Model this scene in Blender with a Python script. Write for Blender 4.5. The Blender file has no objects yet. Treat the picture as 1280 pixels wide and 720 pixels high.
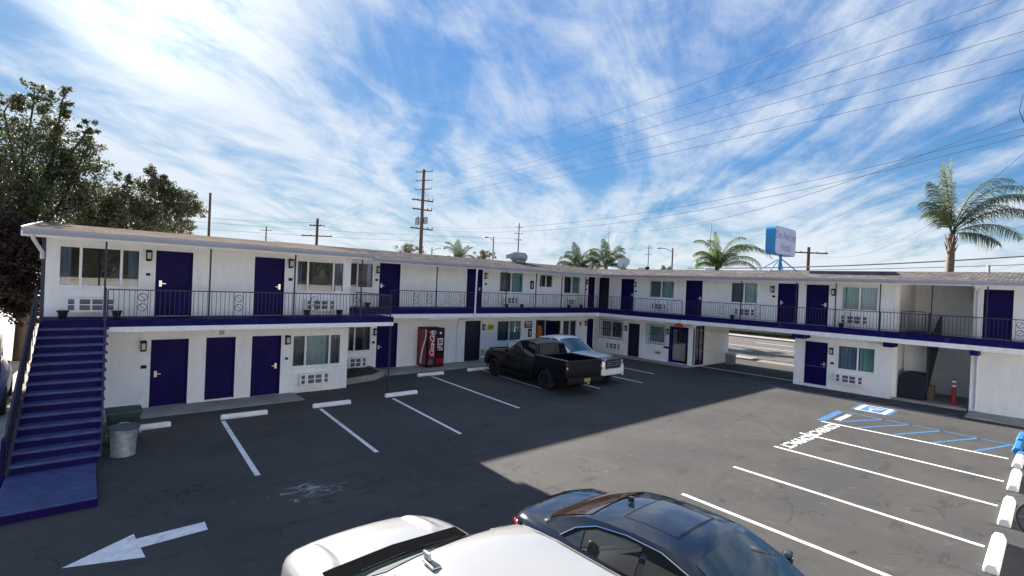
import bpy, bmesh, math, random
from mathutils import Vector, Matrix
random.seed(7)
R = math.radians
scene = bpy.context.scene
COL = scene.collection

# ------------------------------------------------------------------ camera
CAM = Vector((0, 0, 4.13))
YAW, PITCH, ROLL = R(48.10), R(-0.36), R(2.495)
FW = Vector((math.cos(YAW)*math.cos(PITCH), math.sin(YAW)*math.cos(PITCH), math.sin(PITCH)))
RT = Vector((math.sin(YAW), -math.cos(YAW), 0))
UP = RT.cross(FW)
RT, UP = RT*math.cos(ROLL) + UP*math.sin(ROLL), UP*math.cos(ROLL) - RT*math.sin(ROLL)
cam = bpy.data.cameras.new('camera')
cam.sensor_width = 36; cam.lens = 18.0; cam.clip_start = 0.05; cam.clip_end = 5000
camo = bpy.data.objects.new('camera', cam); COL.objects.link(camo)
mw = Matrix((RT, UP, -FW)).transposed().to_4x4(); mw.translation = CAM
camo.matrix_world = mw
scene.camera = camo

# ------------------------------------------------------------------ sun and sky
SUNV = Vector((0.21, 2.16, 1.0)).normalized()          # towards the sun
sun = bpy.data.lights.new('sun', 'SUN'); sun.energy = 5.0; sun.angle = R(0.6); sun.color = (1.0, 0.93, 0.83)
suno = bpy.data.objects.new('sun', sun); COL.objects.link(suno)
suno.rotation_euler = SUNV.to_track_quat('Z', 'Y').to_euler()
suno.location = (0, 40, 30)

world = bpy.data.worlds.new('World'); scene.world = world; world.use_nodes = True
wt = world.node_tree; wt.nodes.clear()
def WN(t, **kw):
    n = wt.nodes.new(t)
    for k, v in kw.items(): setattr(n, k, v)
    return n
def WL(a, b): wt.links.new(a, b)
def wmath(op, a, b=None, clamp=False):
    n = WN('ShaderNodeMath', operation=op, use_clamp=clamp)
    for i, x in enumerate((a, b)):
        if x is None: continue
        if isinstance(x, (int, float)): n.inputs[i].default_value = x
        else: WL(x, n.inputs[i])
    return n.outputs[0]
def wramp(x, a, b):
    n = WN('ShaderNodeMapRange', interpolation_type='SMOOTHSTEP')
    WL(x, n.inputs[0]); n.inputs[1].default_value = a; n.inputs[2].default_value = b
    return n.outputs[0]
def wnoise(vec, scale, detail, rough, dist=0.0):
    n = WN('ShaderNodeTexNoise'); WL(vec, n.inputs['Vector'])
    n.inputs['Scale'].default_value = scale; n.inputs['Detail'].default_value = detail
    n.inputs['Roughness'].default_value = rough; n.inputs['Distortion'].default_value = dist
    return n.outputs[0]
sky = WN('ShaderNodeTexSky', sky_type='NISHITA')
sky.sun_disc = False
sky.sun_elevation = math.asin(SUNV.z); sky.sun_rotation = math.atan2(SUNV.x, SUNV.y)
sky.altitude = 20; sky.air_density = 1.2; sky.dust_density = 0.35; sky.ozone_density = 3.0
tc = WN('ShaderNodeTexCoord'); sep = WN('ShaderNodeSeparateXYZ'); WL(tc.outputs['Generated'], sep.inputs[0])
den = wmath('ADD', wmath('MAXIMUM', sep.outputs[2], 0.0), 0.16)
comb = WN('ShaderNodeCombineXYZ')
WL(wmath('DIVIDE', sep.outputs[0], den), comb.inputs[0]); WL(wmath('DIVIDE', sep.outputs[1], den), comb.inputs[1])
def wmap(vec, rot, scl, loc=(0, 0, 0)):
    m = WN('ShaderNodeMapping', vector_type='TEXTURE'); WL(vec, m.inputs[0])
    m.inputs['Rotation'].default_value = (0, 0, R(rot)); m.inputs['Scale'].default_value = scl
    m.inputs['Location'].default_value = loc
    return m.outputs[0]
# fibrous high cloud drawn out along one wind direction, plus a mottled layer
fib = wnoise(wmap(comb.outputs[0], 36, (2.0, 0.72, 1), (3.1, 1.7, 0)), 1.0, 10, 0.60, 2.4)
fib2 = wnoise(wmap(comb.outputs[0], 20, (1.0, 0.20, 1), (1.3, 4.7, 0)), 1.0, 9, 0.66, 1.6)
big = wnoise(wmap(comb.outputs[0], 60, (1.7, 1.2, 1), (5.2, 0.4, 0)), 1.0, 4, 0.5, 0.6)
mot = wnoise(wmap(comb.outputs[0], 15, (0.34, 0.25, 1), (0.3, 2.2, 0)), 1.0, 9, 0.66, 0.6)
dens = wmath('ADD', wmath('MULTIPLY', fib, 0.48), wmath('ADD', wmath('MULTIPLY', fib2, 0.09), wmath('MULTIPLY', big, 0.50)))
dens = wmath('ADD', dens, wmath('MULTIPLY', mot, 0.23))
dp = WN('ShaderNodeVectorMath', operation='DOT_PRODUCT'); WL(tc.outputs['Generated'], dp.inputs[0]); dp.inputs[1].default_value = SUNV
sd = wmath('MAXIMUM', dp.outputs['Value'], 0.0)
haze = wmath('POWER', wmath('SUBTRACT', 1.0, wmath('MAXIMUM', sep.outputs[2], 0.0)), 9.0)
dens = wmath('ADD', dens, wmath('MULTIPLY', haze, 0.25))
dens = wmath('ADD', dens, wmath('MULTIPLY', wmath('POWER', sd, 6.0), 0.03))
mask = wmath('MULTIPLY', wramp(dens, 0.575, 0.83), 0.95)
# thin cloud scatters forward: brighter towards the sun
glow = wmath('ADD', wmath('MULTIPLY', wmath('POWER', sd, 10.0), 0.03), wmath('MULTIPLY', wmath('POWER', sd, 150.0), 1.1))
cl = WN('ShaderNodeVectorMath', operation='SCALE'); cl.inputs[0].default_value = (4.5, 4.9, 5.4)
CLOUD = cl; WL(wmath('ADD', glow, 1.0), cl.inputs['Scale'])
skyg = WN('ShaderNodeVectorMath', operation='MULTIPLY'); WL(sky.outputs[0], skyg.inputs[0]); skyg.inputs[1].default_value = (0.48, 0.76, 1.07)
# soft shoulder so that the bright air round the sun keeps its colour
lum = WN('ShaderNodeVectorMath', operation='DOT_PRODUCT'); WL(skyg.outputs[0], lum.inputs[0]); lum.inputs[1].default_value = (0.3, 0.4, 0.3)
skyc = WN('ShaderNodeVectorMath', operation='SCALE'); WL(skyg.outputs[0], skyc.inputs[0]); WL(wmath('DIVIDE', 1.0, wmath('ADD', wmath('MULTIPLY', lum.outputs['Value'], 0.27), 0.58)), skyc.inputs['Scale'])
mix = WN('ShaderNodeMix', data_type='RGBA'); WL(mask, mix.inputs[0]); WL(skyc.outputs[0], mix.inputs[6]); WL(cl.outputs[0], mix.inputs[7])
bg = WN('ShaderNodeBackground'); bg.inputs[1].default_value = 0.05
WL(mix.outputs[2], bg.inputs[0]); wo = WN('ShaderNodeOutputWorld'); WL(bg.outputs[0], wo.inputs[0])

scene.view_settings.view_transform = 'Standard'; scene.view_settings.look = 'None'
scene.view_settings.exposure = 1.85; scene.view_settings.gamma = 1.0
scene.view_settings.use_curve_mapping = False
scene.render.engine = 'CYCLES'
scene.cycles.max_bounces = 8; scene.cycles.transparent_max_bounces = 12
scene.render.resolution_x = 1024; scene.render.resolution_y = 576

def at(px, py, d):
    """a far point: seen direction of the photograph at a real ground distance d"""
    v = RT*((px-640)/640) + UP*((360-py)/640) + FW
    return CAM + v*(d/math.hypot(v.x, v.y))

# ------------------------------------------------------------------ materials
def mat(name, col, rough=0.6, metal=0.0, var=0.0, vscale=3.0, bump=0.0, bscale=60.0, spec=0.5, coat=0.0, col2=None, detail=5):
    m = bpy.data.materials.new(name); m.use_nodes = True
    nt = m.node_tree; b = nt.nodes['Principled BSDF']
    b.inputs['Base Color'].default_value = (*col, 1); b.inputs['Roughness'].default_value = rough
    b.inputs['Metallic'].default_value = metal; b.inputs['Specular IOR Level'].default_value = spec
    b.inputs['Coat Weight'].default_value = coat; b.inputs['Coat Roughness'].default_value = 0.04
    t = nt.nodes.new('ShaderNodeTexCoord')
    if var or col2:
        n = nt.nodes.new('ShaderNodeTexNoise'); n.inputs['Scale'].default_value = vscale; n.inputs['Detail'].default_value = detail
        n.inputs['Roughness'].default_value = 0.6
        nt.links.new(t.outputs['Object'], n.inputs['Vector'])
        mr = nt.nodes.new('ShaderNodeMapRange'); mr.inputs[1].default_value = 0.3; mr.inputs[2].default_value = 0.7
        nt.links.new(n.outputs[0], mr.inputs[0])
        mx = nt.nodes.new('ShaderNodeMix'); mx.data_type = 'RGBA'
        c2 = col2 or tuple(c*(1-var) for c in col); c1 = col if col2 else tuple(min(1, c*(1+var*0.5)) for c in col)
        mx.inputs[6].default_value = (*c2, 1); mx.inputs[7].default_value = (*c1, 1)
        nt.links.new(mr.outputs[0], mx.inputs[0]); nt.links.new(mx.outputs[2], b.inputs['Base Color'])
    if bump:
        n2 = nt.nodes.new('ShaderNodeTexNoise'); n2.inputs['Scale'].default_value = bscale; n2.inputs['Detail'].default_value = 4
        nt.links.new(t.outputs['Object'], n2.inputs['Vector'])
        bp = nt.nodes.new('ShaderNodeBump'); bp.inputs['Strength'].default_value = bump; bp.inputs['Distance'].default_value = 0.02
        nt.links.new(n2.outputs[0], bp.inputs['Height']); nt.links.new(bp.outputs[0], b.inputs['Normal'])
    return m

def glassmat(name, tint, refl=0.05, rough=0.02):
    m = bpy.data.materials.new(name); m.use_nodes = True; nt = m.node_tree; nt.nodes.clear()
    o = nt.nodes.new('ShaderNodeOutputMaterial'); mx = nt.nodes.new('ShaderNodeMixShader')
    tr = nt.nodes.new('ShaderNodeBsdfTransparent'); tr.inputs[0].default_value = (*tint, 1)
    gl = nt.nodes.new('ShaderNodeBsdfGlossy'); gl.inputs['Roughness'].default_value = rough
    fr = nt.nodes.new('ShaderNodeFresnel'); fr.inputs[0].default_value = 1.5
    ad = nt.nodes.new('ShaderNodeMath'); ad.operation = 'ADD'; ad.inputs[1].default_value = refl; ad.use_clamp = True
    nt.links.new(fr.outputs[0], ad.inputs[0]); nt.links.new(ad.outputs[0], mx.inputs[0])
    nt.links.new(tr.outputs[0], mx.inputs[1]); nt.links.new(gl.outputs[0], mx.inputs[2]); nt.links.new(mx.outputs[0], o.inputs[0])
    return m

def nodes_of(m): return m.node_tree, m.node_tree.nodes['Principled BSDF']

stucco = mat('stucco', (0.87, 0.86, 0.84), 0.9, var=0.06, vscale=1.2, bump=0.35, bscale=70)
trim = mat('white_trim', (0.82, 0.82, 0.83), 0.5, var=0.05, vscale=2.0)
gutterm = mat('gutter_paint', (0.36, 0.36, 0.42), 0.45, var=0.10, vscale=1.5)
navy = mat('navy_paint', (0.0075, 0.0032, 0.075), 0.55, var=0.35, vscale=2.2, bump=0.08, bscale=25, spec=0.12)
navy_deck = mat('navy_deck_coating', (0.007, 0.004, 0.085), 0.65, var=0.35, vscale=1.8, bump=0.12, bscale=40, spec=0.12)
navy_tread = mat('worn_navy_tread', (0.045, 0.065, 0.19), 0.55, var=0.5, vscale=4.0, bump=0.2, bscale=50)
blackdoor = mat('black_door_paint', (0.010, 0.009, 0.022), 0.5, var=0.2)
iron = mat('dark_iron', (0.034, 0.033, 0.058), 0.5, metal=0.0, spec=0.3)
black = mat('black_plastic', (0.012, 0.012, 0.014), 0.6, spec=0.2)
matteblack = mat('matte_black_trim', (0.008, 0.008, 0.009), 0.9, spec=0.0)
darkvoid = mat('dark_grille', (0.02, 0.022, 0.026), 0.7)
steel = mat('brushed_steel', (0.62, 0.60, 0.56), 0.3, metal=1.0)
chrome = mat('chrome', (0.75, 0.75, 0.76), 0.12, metal=1.0)
galv = mat('galvanised_steel', (0.36, 0.38, 0.40), 0.55, metal=0.5, var=0.4, vscale=9, bump=0.15, bscale=30)
greenbin = mat('green_bin_plastic', (0.014, 0.045, 0.036), 0.5, var=0.25, vscale=6)
conc = mat('concrete', (0.30, 0.29, 0.27), 0.9, var=0.25, vscale=1.6, bump=0.3, bscale=45)
conc_light = mat('pale_concrete', (0.33, 0.315, 0.29), 0.9, var=0.2, vscale=1.1, bump=0.3, bscale=30)
linepaint = mat('white_line_paint', (0.80, 0.80, 0.80), 0.7, var=0.22, vscale=7, bump=0.25, bscale=90, detail=9)
bluepaint = mat('blue_line_paint', (0.045, 0.17, 0.38), 0.7, var=0.35, vscale=6, bump=0.25, bscale=90, detail=9)
stopwhite = mat('wheel_stop_white', (0.78, 0.78, 0.77), 0.75, var=0.15, vscale=5, bump=0.3, bscale=60)
stopblue = mat('wheel_stop_blue', (0.02, 0.17, 0.45), 0.6, var=0.2, vscale=5, bump=0.3, bscale=60)
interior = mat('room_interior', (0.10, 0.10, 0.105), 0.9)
officewall = mat('office_wall', (0.70, 0.74, 0.74), 0.8)
curt_blue = mat('blue_grey_curtain', (0.20, 0.26, 0.40), 0.9, var=0.15, vscale=5)
curt_teal = mat('teal_curtain', (0.22, 0.42, 0.44), 0.9, var=0.15, vscale=5)
curt_light = mat('light_curtain', (0.45, 0.55, 0.62), 0.9, var=0.12, vscale=5)
curt_dark = mat('drawn_dark_curtain', (0.10, 0.13, 0.16), 0.9, var=0.15, vscale=5)
glass = glassmat('window_glass', (0.72, 0.80, 0.78), 0.07)
glass_refl = glassmat('reflective_glass', (0.66, 0.72, 0.70), 0.03)
clearglass = glassmat('shop_glass', (0.92, 0.95, 0.95), 0.01)
lampglass = mat('lantern_glass', (0.55, 0.55, 0.52), 0.15)
tube_m = mat('light_tube_cover', (0.85, 0.86, 0.88), 0.4)
soil = mat('dark_mulch', (0.035, 0.026, 0.020), 0.95, var=0.6, vscale=14, bump=1.0, bscale=30)
red = mat('red_paint', (0.24, 0.007, 0.010), 0.35, var=0.25, vscale=4)
redsign = mat('red_sign', (0.50, 0.02, 0.03), 0.4)
yellow = mat('yellow_plastic', (0.66, 0.42, 0.02), 0.45)
yellowsign = mat('yellow_sign', (0.62, 0.50, 0.03), 0.5)
white = mat('white_paint', (0.80, 0.80, 0.80), 0.5)
beige = mat('beige_plastic', (0.42, 0.36, 0.24), 0.7)
orange = mat('orange_cloth', (0.55, 0.16, 0.04), 0.9)
blueteal = mat('sign_blue', (0.03, 0.28, 0.58), 0.4, var=0.12, vscale=2)
signface = mat('sign_face', (0.66, 0.66, 0.80), 0.4, var=0.06, vscale=2)
signletter = mat('sign_letter', (0.28, 0.30, 0.58), 0.5)
wood = mat('weathered_pole_wood', (0.13, 0.075, 0.055), 0.9, var=0.35, vscale=4)
wirem = mat('power_cable', (0.09, 0.09, 0.11), 0.7)
greymetal = mat('grey_metal', (0.33, 0.34, 0.36), 0.5, metal=0.4)
dishm = mat('pale_grey_dish', (0.62, 0.62, 0.62), 0.5)
rubber = mat('tyre_rubber', (0.013, 0.013, 0.014), 0.8)
bark = mat('bark', (0.09, 0.065, 0.05), 0.95, var=0.4, vscale=6, bump=0.6, bscale=25)
palmtrunk = mat('palm_fibre', (0.22, 0.16, 0.12), 0.95, var=0.5, vscale=7, bump=0.9, bscale=22)

def leafmat(name, c1, c2, scale=0.9, trans=0.35):
    m = bpy.data.materials.new(name); m.use_nodes = True; nt = m.node_tree; b = nt.nodes['Principled BSDF']
    b.inputs['Roughness'].default_value = 0.55
    t = nt.nodes.new('ShaderNodeTexCoord'); n = nt.nodes.new('ShaderNodeTexNoise'); n.inputs['Scale'].default_value = scale; n.inputs['Detail'].default_value = 6
    nt.links.new(t.outputs['Object'], n.inputs['Vector'])
    mr = nt.nodes.new('ShaderNodeMapRange'); mr.inputs[1].default_value = 0.35; mr.inputs[2].default_value = 0.65; nt.links.new(n.outputs[0], mr.inputs[0])
    mx = nt.nodes.new('ShaderNodeMix'); mx.data_type = 'RGBA'; mx.inputs[6].default_value = (*c1, 1); mx.inputs[7].default_value = (*c2, 1)
    nt.links.new(mr.outputs[0], mx.inputs[0]); nt.links.new(mx.outputs[2], b.inputs['Base Color'])
    tl = nt.nodes.new('ShaderNodeBsdfTranslucent'); nt.links.new(mx.outputs[2], tl.inputs[0])
    ms = nt.nodes.new('ShaderNodeMixShader'); ms.inputs[0].default_value = trans
    nt.links.new(b.outputs[0], ms.inputs[1]); nt.links.new(tl.outputs[0], ms.inputs[2])
    nt.links.new(ms.outputs[0], nt.nodes['Material Output'].inputs[0])
    return m
leaf_green = leafmat('dark_green_leaves', (0.060, 0.075, 0.030), (0.150, 0.150, 0.070))
leaf_brown = leafmat('bronze_leaves', (0.070, 0.072, 0.038), (0.140, 0.132, 0.070))
leaf_flare = leafmat('flare_tinted_leaves', (0.055, 0.028, 0.022), (0.085, 0.060, 0.035))  # reddish lens flare put into the leaf colour
palmleaf = leafmat('palm_leaflets', (0.045, 0.075, 0.030), (0.10, 0.13, 0.055), 2.0, 0.3)
palmleaf2 = leafmat('fresh_palm_leaflets', (0.055, 0.10, 0.020), (0.14, 0.19, 0.035), 2.0, 0.35)
hedgeleaf = leafmat('hedge_leaves', (0.05, 0.09, 0.02), (0.13, 0.17, 0.05), 2.0, 0.25)

def shingle_mat(name, c1, c2, cm, bw, bh):
    m = bpy.data.materials.new(name); m.use_nodes = True; nt, b = nodes_of(m)
    b.inputs['Roughness'].default_value = 1.0; b.inputs['Specular IOR Level'].default_value = 0.0
    t = nt.nodes.new('ShaderNodeTexCoord'); br = nt.nodes.new('ShaderNodeTexBrick')
    br.inputs['Color1'].default_value = (*c1, 1); br.inputs['Color2'].default_value = (*c2, 1); br.inputs['Mortar'].default_value = (*cm, 1)
    br.inputs['Scale'].default_value = 1.0; br.inputs['Mortar Size'].default_value = 0.012; br.inputs['Brick Width'].default_value = bw; br.inputs['Row Height'].default_value = bh
    br.inputs['Bias'].default_value = 0.1
    nt.links.new(t.outputs['Object'], br.inputs['Vector'])
    n = nt.nodes.new('ShaderNodeTexNoise'); n.inputs['Scale'].default_value = 2.2; n.inputs['Detail'].default_value = 8
    nt.links.new(t.outputs['Object'], n.inputs['Vector'])
    mr = nt.nodes.new('ShaderNodeMapRange'); mr.inputs[1].default_value = 0.3; mr.inputs[2].default_value = 0.7; mr.inputs[3].default_value = 0.72; mr.inputs[4].default_value = 1.2
    nt.links.new(n.outputs[0], mr.inputs[0])
    vm = nt.nodes.new('ShaderNodeVectorMath'); vm.operation = 'SCALE'; nt.links.new(br.outputs[0], vm.inputs[0]); nt.links.new(mr.outputs[0], vm.inputs['Scale'])
    nt.links.new(vm.outputs[0], b.inputs['Base Color'])
    bp = nt.nodes.new('ShaderNodeBump'); bp.inputs['Strength'].default_value = 0.8; bp.inputs['Distance'].default_value = 0.02
    nt.links.new(br.outputs['Fac'], bp.inputs['Height']); bp.invert = True; nt.links.new(bp.outputs[0], b.inputs['Normal'])
    return m
shingle = shingle_mat('brown_grey_shingles', (0.20, 0.182, 0.176), (0.115, 0.104, 0.104), (0.060, 0.055, 0.056), 0.24, 0.14)
shingle_t = shingle_mat('tan_roll_roofing', (0.215, 0.180, 0.145), (0.185, 0.155, 0.127), (0.14, 0.12, 0.10), 3.2, 0.9)

def asphalt_mat(name, base, warm, splash=None):
    m = bpy.data.materials.new(name); m.use_nodes = True; nt, b = nodes_of(m)
    b.inputs['Roughness'].default_value = 0.86; b.inputs['Specular IOR Level'].default_value = 0.35
    t = nt.nodes.new('ShaderNodeTexCoord'); P = t.outputs['Object']
    def noise(s, d, r=0.6, vec=None, dist=0.0):
        n = nt.nodes.new('ShaderNodeTexNoise'); n.inputs['Scale'].default_value = s; n.inputs['Detail'].default_value = d
        n.inputs['Roughness'].default_value = r; n.inputs['Distortion'].default_value = dist; nt.links.new(vec or P, n.inputs['Vector']); return n.outputs[0]
    def ramp(x, a, c, lo=0.0, hi=1.0):
        r = nt.nodes.new('ShaderNodeMapRange'); r.interpolation_type = 'SMOOTHSTEP'
        for i, v in enumerate((a, c, lo, hi)): r.inputs[i+1].default_value = v
        nt.links.new(x, r.inputs[0]); return r.outputs[0]
    def mul(x, y):
        k = nt.nodes.new('ShaderNodeMath'); k.operation = 'MULTIPLY'
        for i, v in enumerate((x, y)):
            if isinstance(v, (int, float)): k.inputs[i].default_value = v
            else: nt.links.new(v, k.inputs[i])
        return k.outputs[0]
    def mixc(f, a, c):
        k = nt.nodes.new('ShaderNodeMix'); k.data_type = 'RGBA'; nt.links.new(f, k.inputs[0])
        for i, v in ((6, a), (7, c)):
            if isinstance(v, tuple): k.inputs[i].default_value = (*v, 1)
            else: nt.links.new(v, k.inputs[i])
        return k.outputs[2]
    c = mixc(ramp(noise(0.35, 6, 0.65), 0.3, 0.7), base, warm)
    mp = nt.nodes.new('ShaderNodeMapping'); mp.inputs['Scale'].default_value = (0.5, 1.6, 1); mp.inputs['Rotation'].default_value = (0, 0, R(20)); nt.links.new(P, mp.inputs[0])
    c = mixc(mul(ramp(noise(1.3, 7, 0.7, mp.outputs[0]), 0.55, 0.70), 0.75), c, tuple(x*0.5 for x in base))      # oily drips
    c = mixc(mul(ramp(noise(2.6, 8, 0.7), 0.56, 0.72), 0.5), c, tuple(min(1, x*1.9) for x in warm))               # worn light patches
    c = mixc(mul(ramp(noise(90, 3), 0.6, 0.75), 0.45), c, tuple(min(1, x*2.6) for x in warm))                      # aggregate
    # sparse cracks
    wv = nt.nodes.new('ShaderNodeVectorMath'); wv.operation = 'ADD'; nt.links.new(P, wv.inputs[0])
    nz = nt.nodes.new('ShaderNodeTexNoise'); nz.inputs['Scale'].default_value = 1.1; nz.inputs['Detail'].default_value = 6; nt.links.new(P, nz.inputs['Vector'])
    nt.links.new(nz.outputs['Color'], wv.inputs[1])
    vo = nt.nodes.new('ShaderNodeTexVoronoi'); vo.feature = 'DISTANCE_TO_EDGE'; vo.inputs['Scale'].default_value = 0.55; nt.links.new(wv.outputs[0], vo.inputs['Vector'])
    crack = mul(ramp(vo.outputs[0], 0.0, 0.010, 1.0, 0.0), ramp(noise(0.5, 3), 0.47, 0.58))
    c = mixc(mul(crack, 0.8), c, tuple(x*0.35 for x in base))
    # small round oil spots
    v2 = nt.nodes.new('ShaderNodeTexVoronoi'); v2.inputs['Scale'].default_value = 1.3; nt.links.new(wv.outputs[0], v2.inputs['Vector'])
    c = mixc(mul(mul(ramp(v2.outputs[0], 0.03, 0.16, 1.0, 0.0), ramp(noise(0.8, 2), 0.42, 0.54)), 0.85), c, tuple(x*0.45 for x in base))
    if splash:
        sub = nt.nodes.new('ShaderNodeVectorMath'); sub.operation = 'SUBTRACT'; nt.links.new(P, sub.inputs[0]); sub.inputs[1].default_value = (splash[0], splash[1], 0)
        sc = nt.nodes.new('ShaderNodeVectorMath'); sc.operation = 'MULTIPLY'; nt.links.new(sub.outputs[0], sc.inputs[0]); sc.inputs[1].default_value = (1/splash[2], 1/splash[3], 0)
        ln = nt.nodes.new('ShaderNodeVectorMath'); ln.operation = 'LENGTH'; nt.links.new(sc.outputs[0], ln.inputs[0])
        near = ramp(ln.outputs['Value'], 0.25, 1.0, 1.0, 0.0)
        mp2 = nt.nodes.new('ShaderNodeMapping'); mp2.inputs['Scale'].default_value = (1.0, 2.2, 1); nt.links.new(P, mp2.inputs[0])
        ns = noise(2.4, 10, 0.72, mp2.outputs[0], 0.8)
        sm = nt.nodes.new('ShaderNodeMath'); sm.operation = 'ADD'; nt.links.new(ns, sm.inputs[0]); nt.links.new(mul(near, 0.22), sm.inputs[1])
        c = mixc(mul(mul(ramp(sm.outputs[0], 0.70, 0.80), near), 0.75), c, (0.36, 0.36, 0.36))
    nt.links.new(c, b.inputs['Base Color'])
    bp = nt.nodes.new('ShaderNodeBump'); bp.inputs['Strength'].default_value = 0.5; bp.inputs['Distance'].default_value = 0.012
    nt.links.new(noise(75, 4, 0.7), bp.inputs['Height']); nt.links.new(bp.outputs[0], b.inputs['Normal'])
    return m
asphalt = asphalt_mat('asphalt', (0.040, 0.040, 0.041), (0.062, 0.060, 0.057), (3.75, 9.75, 1.3, 0.9))
road_m = asphalt_mat('road_asphalt', (0.085, 0.080, 0.075), (0.12, 0.11, 0.10))
dirt = mat('dry_ground', (0.20, 0.17, 0.13), 0.95, var=0.3, vscale=0.2)

def carpaint(name, col, rough=0.25, flake=0.0):
    m = mat(name, col, rough, metal=flake, coat=1.0, spec=0.5)
    return m
p_white = carpaint('white_car_paint', (0.33, 0.33, 0.325), 0.32)
p_black = carpaint('black_car_paint', (0.006, 0.007, 0.011), 0.16)
p_ram = mat('black_truck_paint', (0.004, 0.004, 0.006), 0.3, coat=0.35, spec=0.3)
p_silver = carpaint('white_truck_paint', (0.80, 0.80, 0.80), 0.3, 0.0)
p_blue = mat('dark_blue_car_paint', (0.015, 0.018, 0.13), 0.4, coat=0.2, spec=0.3)
carglass = mat('car_glass', (0.008, 0.011, 0.012), 0.03, spec=0.9, coat=0.5)
carglass_w = mat('windscreen_glass', (0.014, 0.032, 0.034), 0.03, spec=0.9, coat=0.5)
lightred = mat('red_lamp_lens', (0.50, 0.008, 0.012), 0.15, coat=0.8)
headl = mat('headlamp_lens', (0.62, 0.62, 0.58), 0.12, coat=0.8)
amber = mat('amber_lens', (0.55, 0.18, 0.02), 0.2)
plate_y = mat('yellow_licence_plate', (0.34, 0.28, 0.05), 0.5)

def wear(m, under, lo, hi, scale):
    nt, b = nodes_of(m); src = b.inputs['Base Color'].links[0].from_socket
    t = nt.nodes.new('ShaderNodeTexCoord'); n = nt.nodes.new('ShaderNodeTexNoise'); n.inputs['Scale'].default_value = scale; n.inputs['Detail'].default_value = 10; n.inputs['Roughness'].default_value = 0.72
    nt.links.new(t.outputs['Object'], n.inputs['Vector'])
    r = nt.nodes.new('ShaderNodeMapRange'); r.inputs[1].default_value = lo; r.inputs[2].default_value = hi; nt.links.new(n.outputs[0], r.inputs[0])
    x = nt.nodes.new('ShaderNodeMix'); x.data_type = 'RGBA'; nt.links.new(r.outputs[0], x.inputs[0]); nt.links.new(src, x.inputs[6]); x.inputs[7].default_value = (*under, 1)
    nt.links.new(x.outputs[2], b.inputs['Base Color'])
wear(linepaint, (0.10, 0.10, 0.10), 0.57, 0.66, 3.2)
wear(bluepaint, (0.09, 0.09, 0.10), 0.56, 0.66, 3.2)
wear(stopwhite, (0.30, 0.29, 0.28), 0.60, 0.70, 6.0)
wear(navy_tread, (0.16, 0.16, 0.17), 0.63, 0.72, 5.0)
wear(navy_deck, (0.03, 0.03, 0.10), 0.55, 0.70, 2.5)
def streaks(m, amount, tint):
    nt, b = nodes_of(m); src = b.inputs['Base Color'].links[0].from_socket
    t = nt.nodes.new('ShaderNodeTexCoord'); mp = nt.nodes.new('ShaderNodeMapping'); mp.inputs['Scale'].default_value = (4.0, 4.0, 0.9); nt.links.new(t.outputs['Object'], mp.inputs[0])
    n = nt.nodes.new('ShaderNodeTexNoise'); n.inputs['Scale'].default_value = 1.6; n.inputs['Detail'].default_value = 9; n.inputs['Roughness'].default_value = 0.65; nt.links.new(mp.outputs[0], n.inputs['Vector'])
    r = nt.nodes.new('ShaderNodeMapRange'); r.inputs[1].default_value = 0.48; r.inputs[2].default_value = 0.75; r.inputs[4].default_value = amount; nt.links.new(n.outputs[0], r.inputs[0])
    x = nt.nodes.new('ShaderNodeMix'); x.data_type = 'RGBA'; nt.links.new(r.outputs[0], x.inputs[0]); nt.links.new(src, x.inputs[6]); x.inputs[7].default_value = (*tint, 1)
    nt.links.new(x.outputs[2], b.inputs['Base Color'])
streaks(stucco, 0.42, (0.64, 0.61, 0.57)); streaks(trim, 0.35, (0.50, 0.48, 0.46)); streaks(gutterm, 0.5, (0.32, 0.31, 0.33))

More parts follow.
